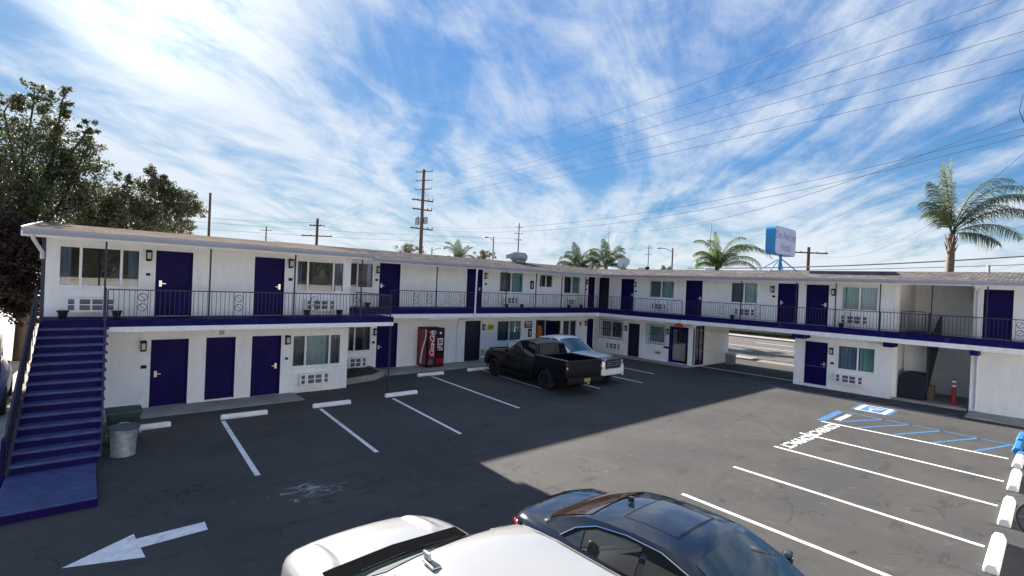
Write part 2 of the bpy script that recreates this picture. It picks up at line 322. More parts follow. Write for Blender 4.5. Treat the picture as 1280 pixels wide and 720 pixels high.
# ------------------------------------------------------------------ mesh helpers
class MB:
    def __init__(s): s.v = []; s.f = []
    def box(s, x0, x1, y0, y1, z0, z1):
        n = len(s.v)
        s.v += [(x, y, z) for z in (z0, z1) for y in (y0, y1) for x in (x0, x1)]
        s.f += [tuple(n+i for i in q) for q in ((0, 2, 3, 1), (4, 5, 7, 6), (0, 1, 5, 4), (2, 6, 7, 3), (0, 4, 6, 2), (1, 3, 7, 5))]
        return s
    def poly(s, pts):
        n = len(s.v); s.v += [tuple(p) for p in pts]; s.f.append(tuple(range(n, n+len(pts)))); return s
    def prism(s, pts, d):
        """closed polygon pts (3d) extruded by vector d"""
        n = len(s.v); k = len(pts); d = Vector(d)
        s.v += [tuple(p) for p in pts] + [tuple(Vector(p)+d) for p in pts]
        s.f.append(tuple(range(n+k-1, n-1, -1))); s.f.append(tuple(range(n+k, n+2*k)))
        for i in range(k):
            j = (i+1) % k; s.f.append((n+i, n+j, n+k+j, n+k+i))
        return s
    def tube(s, pts, r, sides=6, closed=False, cap=True):
        pts = [Vector(p) for p in pts]; k = len(pts); n0 = len(s.v)
        rad = r if isinstance(r, (list, tuple)) else [r]*k
        prev = None
        for i, p in enumerate(pts):
            if closed: t = pts[(i+1) % k]-pts[i-1]
            else: t = pts[min(i+1, k-1)]-pts[max(i-1, 0)]
            t.normalize()
            if prev is None:
                a = Vector((0, 0, 1)) if abs(t.z) < 0.9 else Vector((1, 0, 0))
                u = t.cross(a).normalized()
            else:
                u = (prev - t*prev.dot(t)).normalized()
            prev = u; w = t.cross(u)
            for q in range(sides):
                an = 2*math.pi*q/sides
                s.v.append(tuple(p + (u*math.cos(an)+w*math.sin(an))*rad[i]))
        m = k if closed else k-1
        for i in range(m):
            a = n0+i*sides; b = n0+((i+1) % k)*sides
            for q in range(sides):
                q2 = (q+1) % sides; s.f.append((a+q, a+q2, b+q2, b+q))
        if cap and not closed:
            s.f.append(tuple(n0+q for q in range(sides-1, -1, -1))); s.f.append(tuple(n0+(k-1)*sides+q for q in range(sides)))
        return s
    def lathe(s, prof, c, axis='z', seg=24):
        n0 = len(s.v); k = len(prof); c = Vector(c)
        for q in range(seg):
            an = 2*math.pi*q/seg; co, si = math.cos(an), math.sin(an)
            for r, h in prof:
                if axis == 'z': p = (r*co, r*si, h)
                elif axis == 'x': p = (h, r*co, r*si)
                else: p = (r*si, h, r*co)
                s.v.append(tuple(c+Vector(p)))
        for q in range(seg):
            q2 = (q+1) % seg
            for i in range(k-1): s.f.append((n0+q*k+i, n0+q2*k+i, n0+q2*k+i+1, n0+q*k+i+1))
        return s
    def grid(s, rows):
        n0 = len(s.v); k = len(rows[0])
        for r in rows: s.v += [tuple(p) for p in r]
        for i in range(len(rows)-1):
            for j in range(k-1): s.f.append((n0+i*k+j, n0+i*k+j+1, n0+(i+1)*k+j+1, n0+(i+1)*k+j))
        return s
    def mesh(s, name, m, smooth=None, org=(0, 0, 0), fixn=True):
        me = bpy.data.meshes.new(name)
        o = Vector(org)
        me.from_pydata([tuple(Vector(p)-o) for p in s.v], [], s.f)
        if fixn or smooth:
            b = bmesh.new(); b.from_mesh(me)
            if smooth: bmesh.ops.remove_doubles(b, verts=b.verts, dist=1e-5)
            if fixn: bmesh.ops.recalc_face_normals(b, faces=b.faces)
            if smooth:
                for f in b.faces: f.smooth = True
                for e in b.edges:
                    if len(e.link_faces) == 2 and e.calc_face_angle(0) > R(smooth): e.smooth = False
            b.to_mesh(me); b.free()
        me.materials.append(m); return me
    def build(s, name, m, parent=None, smooth=None, org=(0, 0, 0), bevel=0, fixn=True):
        return obj(name, s.mesh(name, m, smooth, org, fixn), parent, bevel)
def obj(name, me, parent=None, bevel=0, loc=None, rot=None):
    o = bpy.data.objects.new(name, me); COL.objects.link(o)
    if parent: o.parent = parent
    if loc: o.location = loc
    if rot: o.rotation_euler = rot
    if bevel:
        b = o.modifiers.new('bevel', 'BEVEL'); b.width = bevel; b.segments = 2; b.limit_method = 'ANGLE'; b.angle_limit = R(35)
    return o
def tag(o, label=None, cat=None, group=None, kind=None):
    if label: o['label'] = label
    if cat: o['category'] = cat
    if group: o['group'] = group
    if kind: o['kind'] = kind
    return o
def thing(name, label, cat, loc=(0, 0, 0), rz=0, group=None):
    o = bpy.data.objects.new(name, None); COL.objects.link(o); o.empty_display_size = 0.2
    o.location = loc; o.rotation_euler = (0, 0, rz)
    return tag(o, label, cat, group)
def text_mesh(body, size, m, shear=0.0, extrude=0.003, offset=0.0, spacing=1.0):
    cu = bpy.data.curves.new('lettering', 'FONT'); cu.body = body; cu.size = size; cu.shear = shear; cu.extrude = extrude
    cu.offset = offset; cu.align_x = 'CENTER'; cu.align_y = 'CENTER'; cu.space_character = spacing; cu.resolution_u = 3
    o = bpy.data.objects.new('lettering', cu); COL.objects.link(o)
    bpy.context.view_layer.update()
    me = bpy.data.meshes.new_from_object(o.evaluated_get(bpy.context.evaluated_depsgraph_get()))
    bpy.data.objects.remove(o); bpy.data.curves.remove(cu)
    me.materials.clear(); me.materials.append(m); me.name = 'lettering'
    return me
def lerp_tab(tab, y):
    if y <= tab[0][0]: return tab[0][1]
    for (a, b), (c, d) in zip(tab, tab[1:]):
        if y <= c:
            t = (y-a)/(c-a); return b+(d-b)*t
    return tab[-1][1]
def smooth_tab(tab, y):
    """monotone-ish cubic through table"""
    n = len(tab)
    if y <= tab[0][0]: return tab[0][1]
    if y >= tab[-1][0]: return tab[-1][1]
    i = max(k for k in range(n) if tab[k][0] <= y); i = min(i, n-2)
    def sl(k):
        if k <= 0 or k >= n-1: 
            a, b = (0, 1) if k <= 0 else (n-2, n-1); return (tab[b][1]-tab[a][1])/(tab[b][0]-tab[a][0])
        d1 = (tab[k][1]-tab[k-1][1])/(tab[k][0]-tab[k-1][0]); d2 = (tab[k+1][1]-tab[k][1])/(tab[k+1][0]-tab[k][0])
        return 0 if d1*d2 <= 0 else 2*d1*d2/(d1+d2)
    x0, y0 = tab[i]; x1, y1 = tab[i+1]; h = x1-x0; t = (y-x0)/h; m0, m1 = sl(i), sl(i+1)
    return (2*t**3-3*t*t+1)*y0 + (t**3-2*t*t+t)*h*m0 + (-2*t**3+3*t*t)*y1 + (t**3-t*t)*h*m1

# ------------------------------------------------------------------ the setting
def sheet(name, x0, x1, y0, y1, z, m, kind='structure', parent=None):
    o = MB().poly([(x0, y0, z), (x1, y0, z), (x1, y1, z), (x0, y1, z)]).build(name, m, parent, fixn=False)
    if kind and not parent: tag(o, kind=kind)
    return o
tag(sheet('ground', -900, 900, -900, 900, -0.016, dirt), 'dry bare ground around the motel', 'ground')
lot = sheet('parking_lot', -0.75, 33.0, -12, 21.3, 0.0, asphalt); tag(lot, 'dark asphalt parking lot with worn patches', 'parking lot')
tag(sheet('driveway', -14, -0.75, -12, 60, -0.004, conc_light), 'pale concrete driveway left of the staircase', 'driveway')
tag(sheet('street', 34.2, 50, -120, 160, -0.006, road_m), 'grey street beyond the drive-through passage', 'street')
tag(MB().box(50, 52.4, -120, 160, -0.2, 0.12).build('far_sidewalk', conc_light), 'pale sidewalk across the street', 'sidewalk', kind='structure')
tag(MB().box(33.0, 34.2, -120, 9.6, -0.2, 0.02).box(33.0, 34.2, 13.9, 160, -0.2, 0.10).build('near_sidewalk', conc_light), 'pale sidewalk behind the motel', 'sidewalk', kind='structure')
streeto = bpy.data.objects['street']
for k, x in enumerate((38.2, 41.9, 46.0)):
    for j in range(14):
        if k != 1 and True: y0, y1 = -20+j*6, -17+j*6
        else: y0, y1 = -20+j*6, -14+j*6
        MB().poly([(x, y0, -0.002), (x+0.14, y0, -0.002), (x+0.14, y1, -0.002), (x, y1, -0.002)]).build('lane_line', linepaint, streeto, fixn=False)

# painted markings on the lot (parts of the lot)
def gline(name, a, b, w, m, z=0.004):
    a = Vector((*a, z)); b = Vector((*b, z)); n = (b-a).normalized().cross(Vector((0, 0, 1)))*(w/2)
    return MB().poly([a-n, b-n, b+n, a+n]).build(name, m, lot, fixn=False)
for a, b in (((3.63, 15.8), (3.24, 11.15)), ((6.33, 15.75), (5.87, 11.1)), ((8.92, 15.9), (8.41, 11.2)), ((12.36, 18.75), (11.78, 12.5)),
             ((15.33, 18.9), (14.74, 14.05)), ((17.55, 18.9), (16.95, 13.2)), ((20.25, 18.9), (19.75, 13.0)), ((22.9, 18.9), (22.4, 14.1))):
    gline('parking_line', a, b, 0.105, linepaint)
for a, b in (((9.72, 5.34), (9.42, 1.15)), ((12.28, 5.45), (12.0, 0.98)), ((14.91, 5.53), (14.66, 1.03)), ((17.08, 5.62), (16.82, 1.1)), ((19.34, 5.72), (19.42, 1.2))):
    gline('parking_line', a, b, 0.105, linepaint)
gline('blue_edge_line', (19.42, 5.77), (21.78, 5.82), 0.24, bluepaint)
gline('blue_edge_line', (21.78, 5.82), (21.45, 1.3), 0.09, bluepaint)
for a, b in (((19.8, 5.35), (21.72, 4.47)), ((19.5, 4.72), (21.66, 3.72)), ((19.5, 3.8), (21.62, 2.9)), ((19.5, 2.83), (21.55, 2.0)), ((19.52, 1.9), (21.5, 1.25))):
    gline('blue_hatch_line', a, b, 0.10, bluepaint)
# accessible route along the right-hand wing
gline('blue_path_line', (24.72, 2.9), (24.72, 14.2), 0.05, bluepaint)
gline('white_path_line', (24.62, 2.9), (24.62, 9.5), 0.05, linepaint)
for k in range(11):
    y = 3.4+k*1.0
    gline('blue_hatch_line', (24.78, y), (26.2, y-0.75), 0.05, bluepaint)
gline('blue_path_line', (26.0, 14.4), (26.05, 18.3), 0.12, bluepaint)
def arrow(z=0.004):
    pts = [(0.20, 9.16), (1.05, 9.72), (1.06, 9.52), (1.98, 9.54), (1.96, 9.22), (1.08, 9.18), (1.10, 8.83)]
    MB().poly([(x, y, z) for x, y in reversed(pts)]).build('direction_arrow', linepaint, lot, fixn=False)
arrow()
for cx in (16.15, 18.2):
    me = text_mesh('COMPACT', 0.46, linepaint, extrude=0.0, offset=0.012, spacing=0.92)
    obj('compact_lettering', me, lot, loc=(cx, 5.32, 0.005), rot=(0, 0, math.pi-0.03))
obj('no_parking_lettering', text_mesh('NO PARKING', 0.24, linepaint, extrude=0.0, offset=0.012, spacing=0.9), lot, loc=(20.7, 5.45, 0.006), rot=(0, 0, math.pi))
def access_symbol():
    x0, x1, y0, y1 = 22.62, 23.98, 4.52, 5.74
    MB().poly([(x0, y0, .004), (x1, y0, .004), (x1, y1, .004), (x0, y1, .004)]).build('blue_symbol_field', bluepaint, lot, fixn=False)
    m = MB(); a = 0.12; z = .008
    m.poly([(x0+.02, y0+a, z), (x1-.02, y0+a, z), (x1-.02, y0+a+.15, z), (x0+.02, y0+a+.15, z)])
    m.poly([(x0+.02, y1-a-.15, z), (x1-.02, y1-a-.15, z), (x1-.02, y1-a, z), (x0+.02, y1-a, z)])
    m.poly([(x0+.02, y0+a+.15, z), (x0+.10, y0+a+.15, z), (x0+.10, y1-a-.15, z), (x0+.02, y1-a-.15, z)])
    m.poly([(x1-.10, y0+a+.15, z), (x1-.02, y0+a+.15, z), (x1-.02, y1-a-.15, z), (x1-.10, y1-a-.15, z)])
    m.build('white_symbol_border', linepaint, lot, fixn=False)
    # wheelchair figure, read from the lane (up is towards the wall of stops)
    s = MB(); cx, cy = 23.30, 5.13
    def P(u, v): return (cx - v*1.0, cy - u*1.0, .009)
    def bar(p, q, w):
        p, q = Vector(p), Vector(q); n = Vector((-(q-p).y, (q-p).x)).normalized()*w/2
        s.poly([P(*(p-n)), P(*(q-n)), P(*(q+n)), P(*(p+n))])
    k = 14
    ring = [(0.17*math.cos(R(150+i*250/k)), -0.12+0.17*math.sin(R(150+i*250/k))) for i in range(k+1)]
    for p, q in zip(ring, ring[1:]): bar(p, q, 0.055)
    bar((-0.06, 0.22), (-0.03, -0.06), 0.07); bar((-0.04, -0.05), (0.14, -0.05), 0.07); bar((0.14, -0.05), (0.22, -0.26), 0.06); bar((-0.05, 0.08), (0.12, 0.08), 0.05)
    s.poly([P(-0.07+0.065*math.cos(R(i*36)), 0.31+0.065*math.sin(R(i*36))) for i in range(10)])
    s.build('wheelchair_symbol', linepaint, lot, fixn=False)
access_symbol()
# paved strips at the wall foot
tag(MB().box(0.95, 6.35, 17.15, 18.33, -0.2, 0.035).build('wall_walkway', conc), 'grey concrete strip under the three ground floor doors', 'walkway', kind='structure')
tag(MB().box(10.75, 26.4, 19.75, 21.3, -0.2, 0.05).build('corner_walkway', conc), 'grey concrete sidewalk along the back wall', 'walkway', kind='structure')
tag(MB().box(25.85, 26.45, 14.3, 19.75, -0.2, 0.07).build('office_walkway', conc), 'concrete curb strip below the office wall', 'walkway', kind='structure')
tag(MB().prism([(25.0, -8, -0.2), (25.0, 2.75, -0.2), (26.45, 2.75, -0.2), (26.45, -8, -0.2)], (0, 0, 0.26)).build('side_walkway', conc), 'pale concrete slab before the blank right wall', 'walkway', kind='structure')
tag(MB().box(26.45, 29.6, 2.85, 5.2, -0.2, 0.10).build('stairwell_floor', conc), 'concrete floor of the open stairwell', 'floor', kind='structure')

# ------------------------------------------------------------------ the motel
ORG = (12.0, 21.3, 0.0)
motel = thing('motel_building', 'two-storey L-shaped white stucco motel with navy doors and outdoor walkways', 'building', ORG)
def part(mb, name, m, parent=None, **kw): return mb.build(name, m, parent or motel, org=ORG, **kw)
def loc(p): return tuple(Vector(p)-Vector(ORG))

def wall(m, axis, c, t, a0, a1, z0, z1, holes):
    """solid wall with real openings; axis x: runs along X at Y=c facing -Y; axis y: along Y at X=c facing -X"""
    P = (lambda h, d, z: (h, c+d, z)) if axis == 'x' else (lambda h, d, z: (c+d, h, z))
    hs = sorted({a0, a1, *[x for q in holes for x in q[:2] if a0 < x < a1]}); zs = sorted({z0, z1, *[x for q in holes for x in q[2:4] if z0 < x < z1]})
    def inhole(h, z): return any(q[0] < h < q[1] and q[2] < z < q[3] for q in holes)
    for i in range(len(hs)-1):
        for j in range(len(zs)-1):
            if inhole((hs[i]+hs[i+1])/2, (zs[j]+zs[j+1])/2): continue
            for d in (0, t): m.poly([P(hs[i], d, zs[j]), P(hs[i+1], d, zs[j]), P(hs[i+1], d, zs[j+1]), P(hs[i], d, zs[j+1])])
    for q in holes:
        h0, h1 = max(q[0], a0), min(q[1], a1); b0, b1 = max(q[2], z0), min(q[3], z1)
        m.poly([P(h0, 0, b0), P(h0, t, b0), P(h0, t, b1), P(h0, 0, b1)]); m.poly([P(h1, 0, b0), P(h1, t, b0), P(h1, t, b1), P(h1, 0, b1)])
        m.poly([P(h0, 0, b1), P(h1, 0, b1), P(h1, t, b1), P(h0, t, b1)]); m.poly([P(h0, 0, b0), P(h1, 0, b0), P(h1, t, b0), P(h0, t, b0)])
    m.poly([P(a0, 0, z0), P(a0, t, z0), P(a0, t, z1), P(a0, 0, z1)]); m.poly([P(a1, 0, z0), P(a1, t, z0), P(a1, t, z1), P(a1, 0, z1)])
    m.poly([P(a0, 0, z1), P(a1, 0, z1), P(a1, t, z1), P(a0, t, z1)]); m.poly([P(a0, 0, z0), P(a1, 0, z0), P(a1, t, z0), P(a0, t, z0)])
    return m
def hbox(m, axis, c, h0, h1, d0, d1, z0, z1):
    if axis == 'x': return m.box(h0, h1, c+d0, c+d1, z0, z1)
    return m.box(c+d0, c+d1, h0, h1, z0, z1)

F1, F2 = 2.74, 2.86       # upper floor level of the near block, and of the rest
YA1, YA2, XB = 18.33, 21.30, 26.45
T = 0.16
doors, wins, acs, lamps, plates = [], [], [], [], []
# door: axis, c, h0, h1, z0, z1, material, handle side (+1 towards h1), has_handle
D = doors.append
D(('x', YA1, 2.22, 3.18, 0.035, 2.04, navy, -1)); D(('x', YA1, 3.65, 4.49, 0.08, 2.05, navy, 0)); D(('x', YA1, 4.98, 5.91, 0.035, 2.05, navy, 1))
D(('x', YA1, 2.26, 3.21, F1, 4.69, navy, -1)); D(('x', YA1, 4.97, 5.93, F1, 4.69, navy, 1))
D(('x', YA2, 11.0, 12.06, 0.05, 2.12, navy, -1)); D(('x', YA2, 15.98, 17.0, 0.05, 2.15, blackdoor, 0)); D(('x', YA2, 25.78, 26.40, 0.05, 2.15, navy, 0))
D(('x', YA2, 11.02, 12.08, F2, 4.87, navy, -1)); D(('x', YA2, 15.96, 17.0, F2, 4.88, navy, 1)); D(('x', YA2, 25.72, 26.38, F2, 4.86, navy, 0))
D(('y', XB, 20.2, 21.0, F2, 4.85, blackdoor, 0)); D(('y', XB, 18.32, 19.27, F2, 4.80, navy, -1)); D(('y', XB, 13.89, 14.87, F2, 4.80, navy, -1))
D(('y', XB, 9.04, 9.97, F2, 4.77, navy, 1)); D(('y', XB, 7.76, 8.70, F2, 4.75, navy, -1)); D(('y', XB, 1.70, 2.52, F2, 4.74, navy, 0))
D(('y', XB, 17.78, 18.58, 0.08, 2.09, blackdoor, 0)); D(('y', XB, 7.70, 8.64, 0.12, 2.10, navy, -1))
# window: axis,c,h0,h1,z0,z1, mullions, [(pane curtain material or None, fraction span)], glass
Wd = wins.append
Wd(('x', YA1, 0.08, 1.91, 3.55, 4.69, (0.56, 1.45), [(0.12, 0.36, curt_blue), (1.62, 1.86, curt_blue)], glass_refl, False))
Wd(('x', YA1, 6.30, 8.06, 3.55, 4.69, (6.72, 7.65), [(6.34, 6.56, curt_blue), (7.76, 8.02, curt_blue)], glass_refl, False))
Wd(('x', YA1, 6.26, 8.05, 0.90, 2.06, (6.74, 7.61), [(6.30, 6.78, curt_dark), (6.74, 7.62, curt_light), (7.58, 8.0, curt_dark)], glass, False))
Wd(('x', YA2, 9.20, 10.73, 0.88, 2.02, (9.95,), [(9.62, 9.80, curt_light), (10.40, 10.7, curt_dark)], glass, False))
Wd(('x', YA2, 9.20, 10.73, 3.68, 4.82, (9.96,), [(9.22, 9.6, curt_blue), (10.5, 10.7, curt_light)], glass_refl, False))
Wd(('x', YA2, 18.12, 19.96, 0.97, 2.15, (19.03,), [(18.15, 18.95, curt_dark), (19.05, 19.92, curt_teal)], glass, False))
Wd(('x', YA2, 22.10, 23.30, 0.60, 2.12, (22.7,), [(22.1, 22.66, curt_dark)], glass, False))
Wd(('x', YA2, 23.42, 24.73, 0.90, 2.10, (24.08,), [(23.9, 24.6, curt_dark)], glass, False))
Wd(('x', YA2, 18.15, 19.95, 3.69, 4.84, (19.03,), [(18.2, 19.0, curt_dark), (19.05, 19.92, curt_teal)], glass, False))
Wd(('x', YA2, 21.21, 22.38, 4.04, 4.83, (21.8,), [(21.25, 21.7, curt_dark)], glass, False))
Wd(('x', YA2, 23.34, 24.88, 3.72, 4.83, (24.1,), [(23.4, 24.0, curt_dark), (24.12, 24.85, curt_teal)], glass, False))
Wd(('y', XB, 15.56, 17.25, 3.72, 4.77, (16.42,), [(16.45, 17.2, curt_dark), (15.6, 16.4, curt_teal)], glass, False))
Wd(('y', XB, 10.90, 12.34, 3.69, 4.78, (11.62,), [(11.65, 12.3, curt_dark), (10.95, 11.6, curt_light)], glass, False))
Wd(('y', XB, 5.84, 7.27, 3.65, 4.73, (6.54,), [(6.58, 7.22, curt_teal), (5.88, 6.5, curt_light)], glass, False))
Wd(('y', XB, 5.85, 7.32, 0.96, 2.08, (6.52,), [(6.56, 7.28, curt_blue), (5.88, 6.48, curt_teal)], glass, False))
Wd(('y', XB, 19.0, 20.68, 1.06, 2.13, (19.85,), [(19.1, 20.6, curt_dark)], glass, True))
Wd(('y', XB, 16.02, 17.14, 1.10, 2.11, (), [(16.6, 17.1, curt_teal)], glass, True))
acs += [('x', YA1, 0.27, 1.35, 2.88, 3.28), ('x', YA1, 6.63, 7.70, 2.91, 3.31), ('x', YA1, 6.53, 7.58, 0.27, 0.68), ('x', YA2, 9.45, 10.48, 0.20, 0.66),
        ('x', YA2, 18.43, 19.46, 3.07, 3.44), ('x', YA2, 23.5, 24.4, 3.05, 3.41), ('y', XB, 15.97, 16.98, 3.06, 3.42), ('y', XB, 10.98, 12.03, 3.06, 3.44),
        ('y', XB, 6.18, 7.23, 3.04, 3.44), ('y', XB, 6.24, 7.33, 0.40, 0.80), ('y', XB, 19.05, 20.13, 0.36, 0.76)]
lamps += [('x', YA1, 2.08, 4.52), ('x', YA1, 6.11, 4.53), ('x', YA1, 2.03, 1.86), ('x', YA1, 6.10, 1.88), ('x', YA2, 10.90, 1.73), ('x', YA2, 17.18, 1.80),
          ('x', YA2, 10.92, 4.54), ('x', YA2, 17.17, 4.54), ('x', YA2, 25.55, 4.52), ('x', YA2, 25.6, 1.85), ('y', XB, 18.22, 4.47), ('y', XB, 10.20, 4.46), ('y', XB, 7.56, 4.42),
          ('y', XB, 18.75, 1.75), ('y', XB, 15.88, 1.82), ('y', XB, 7.53, 1.74)]
plates += [('x', YA1, 2.08, 3.97, 1), ('x', YA1, 6.13, 3.98, 0), ('x', YA1, 2.06, 1.25, 0), ('x', YA1, 6.10, 1.24, 1), ('x', YA2, 10.85, 1.26, 0), ('x', YA2, 10.88, 4.08, 0),
           ('x', YA2, 17.21, 4.11, 0), ('x', YA2, 25.5, 4.05, 0), ('y', XB, 18.17, 4.07, 0), ('y', XB, 10.16, 4.12, 0), ('y', XB, 7.5, 1.2, 0)]

def holes_for(axis, c, zlo, zhi, extra=()):
    hs = [q[2:6] for q in doors if q[0] == axis and q[1] == c and zlo <= q[4] <= zhi]
    hs += [q[2:6] for q in wins if q[0] == axis and q[1] == c and zlo <= q[4] <= zhi]
    return hs + list(extra)
OPEN_A2 = (21.12, 22.0, 0.05, 2.13)                    # open doorway behind the trucks
OFFICE = (14.64, 15.70, 0.10, 2.12)                    # office entrance
w = wall(MB(), 'x', YA1, T, -0.15, 8.31, 0, 5.0, holes_for('x', YA1, 0, 5)); part(w, 'wall', stucco)
w = MB().box(-0.15, 0.01, YA1+T, 26.6, 0, 5.15); part(w, 'wall', stucco)                       # left end
w = MB().box(8.15, 8.31, YA1+T, YA2, 0, 5.02); part(w, 'wall', stucco)                         # return of the near block
w = wall(MB(), 'x', YA2, T, 8.31, XB, 0, 5.02, holes_for('x', YA2, 0, 5, [OPEN_A2])); part(w, 'wall', stucco)
w = wall(MB(), 'y', XB, T, 14.30, 21.46, 0, 2.46, holes_for('y', XB, 0, 2.4, [OFFICE]) ); part(w, 'wall', stucco)
lowroom = [q for q in holes_for('y', XB, 0, 2.4) if q[1] < 9.2]
w = wall(MB(), 'y', XB, T, 5.30, 9.10, 0, 2.46, lowroom); part(w, 'wall', stucco)
up = holes_for('y', XB, 2.5, 5)
w = wall(MB(), 'y', XB, T, 5.30, 21.46, 2.46, 5.02, [q for q in up if q[0] > 5]); part(w, 'wall', stucco)
w = wall(MB(), 'y', XB, T, -8, 2.80, 2.46, 5.02, [q for q in up if q[1] < 3]); part(w, 'wall', stucco)
w = MB().box(XB, XB+T, -8, 2.80, 0, 2.46); part(w, 'wall', stucco)
w = wall(MB(), 'x', 14.30, T, XB+T, 30.55, 0, 2.46, [(26.72, 27.62, 0.12, 2.25)]); part(w, 'wall', stucco)     # passage side of the office
w = MB().box(XB+T, 30.55, 8.94, 9.10, 0, 2.46); part(w, 'wall', stucco)
w = MB().box(XB+T, 29.6, 5.14, 5.30, 0, 5.1); part(w, 'wall', stucco)                          # stairwell cheek
w = MB().box(XB+T, 29.6, 2.64, 2.80, 0, 5.1); part(w, 'wall', stucco)
w = MB().box(29.6, 29.76, 2.64, 5.30, 0, 5.1); part(w, 'wall', stucco)
w = MB().box(-0.15, 30.7, 26.6, 26.76, 0, 5.1); part(w, 'back_wall', stucco)
w = MB().box(30.55, 30.71, 14.3, 26.6, 0, 5.1).box(30.55, 30.71, 9.1, 14.3, 1.98, 5.1).box(30.55, 30.71, -8, 9.1, 0, 5.1); part(w, 'back_wall', stucco)
w = MB().box(XB, 30.7, -8.16, -8, 0, 5.1); part(w, 'wall', stucco)
# inner floors close off the storeys
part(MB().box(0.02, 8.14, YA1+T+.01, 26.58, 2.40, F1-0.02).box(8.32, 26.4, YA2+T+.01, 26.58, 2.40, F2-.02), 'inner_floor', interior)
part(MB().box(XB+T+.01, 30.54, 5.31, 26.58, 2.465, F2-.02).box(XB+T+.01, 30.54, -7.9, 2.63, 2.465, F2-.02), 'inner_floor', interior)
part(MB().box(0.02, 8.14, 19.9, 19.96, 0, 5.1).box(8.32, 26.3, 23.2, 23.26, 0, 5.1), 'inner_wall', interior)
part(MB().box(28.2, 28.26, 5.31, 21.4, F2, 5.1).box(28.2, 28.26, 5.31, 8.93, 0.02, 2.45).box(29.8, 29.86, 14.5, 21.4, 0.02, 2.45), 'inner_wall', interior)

def make_door(axis, c, h0, h1, z0, z1, m, side):
    j = 0.05
    d = part(hbox(MB(), axis, c, h0+j, h1-j, 0.07, 0.115, z0+0.01, z1-j), 'door', m)
    fr = MB()
    hbox(fr, axis, c, h0+.001, h0+j, 0.012, 0.15, z0, z1-.001); hbox(fr, axis, c, h1-j, h1-.001, 0.012, 0.15, z0, z1-.001); hbox(fr, axis, c, h0+j, h1-j, 0.012, 0.15, z1-j, z1-.001)
    part(fr, 'door_frame', m, d)
    th = MB(); hbox(th, axis, c, h0+j, h1-j, 0.0, 0.16, z0+.001, z0+.01); part(th, 'threshold', steel, d)
    if side:
        hx = (h1-j-0.09) if side > 0 else (h0+j+0.09); hz = z0+0.97
        pl = MB(); hbox(pl, axis, c, hx-0.035, hx+0.035, 0.052, 0.07, hz-0.09, hz+0.09); part(pl, 'lock_plate', steel, d)
        lv = MB(); hbox(lv, axis, c, min(hx, hx-side*0.13), max(hx, hx-side*0.13), 0.02, 0.04, hz-0.012, hz+0.012); hbox(lv, axis, c, hx-0.015, hx+0.015, 0.04, 0.052, hz-0.015, hz+0.015)
        part(lv, 'handle', steel, d)
for q in doors: make_door(*q)

def make_window(axis, c, h0, h1, z0, z1, mulls, curtains, gm, bars):
    f = MB(); e = 0.055
    for a, b, s, t in ((h0-.03, h0+e, z0-.03, z1+.03), (h1-e, h1+.03, z0-.03, z1+.03)): hbox(f, axis, c, a, b, -0.022, 0.06, s, t)
    for s, t in ((z0-.03, z0+e), (z1-e, z1+.03)): hbox(f, axis, c, h0+e, h1-e, -0.022, 0.06, s, t)
    fo = part(f, 'window', trim)
    sl = MB(); hbox(sl, axis, c, h0-.05, h1+.05, -0.05, -0.023, z0-.055, z0-.02); part(sl, 'sill', trim, fo)
    edges = [h0+e, *mulls, h1-e]
    for mx in mulls:
        mm = MB(); hbox(mm, axis, c, mx-.03, mx+.03, -0.012, 0.055, z0+e, z1-e); part(mm, 'mullion', trim, fo)
    for a, b in zip(edges, edges[1:]):
        p = MB(); dd = 0.03
        P = (lambda h, z: (h, c+dd, z)) if axis == 'x' else (lambda h, z: (c+dd, h, z))
        p.poly([P(a, z0+e), P(b, z0+e), P(b, z1-e), P(a, z1-e)]); part(p, 'pane', gm, fo, fixn=False)
    for a, b, cm in curtains:
        n = max(6, int((b-a)/0.018)); rows = []
        fr = random.uniform(38, 52); ph = random.random()*6
        for z in (z0+.03, z1-.02):
            rows.append([((h, c+0.17+0.022*math.sin(fr*h+ph), z) if axis == 'x' else (c+0.17+0.022*math.sin(fr*h+ph), h, z)) for h in [a+(b-a)*i/n for i in range(n+1)]])
        part(MB().grid(rows), 'curtain', cm, fo, smooth=80)
    if bars:
        g = MB(); k = int((h1-h0)/0.14)
        for i in range(k+1):
            h = h0-0.08+(h1-h0+0.16)*i/k; hbox(g, axis, c, h-.008, h+.008, -0.11, -0.094, z0-.08, z1+.08)
        for z in (z0-.05, (z0+z1)/2, z1+.05): hbox(g, axis, c, h0-.10, h1+.10, -0.12, -0.11, z-.012, z+.012)
        part(g, 'security_bars', iron, fo)
for q in wins: make_window(*q)

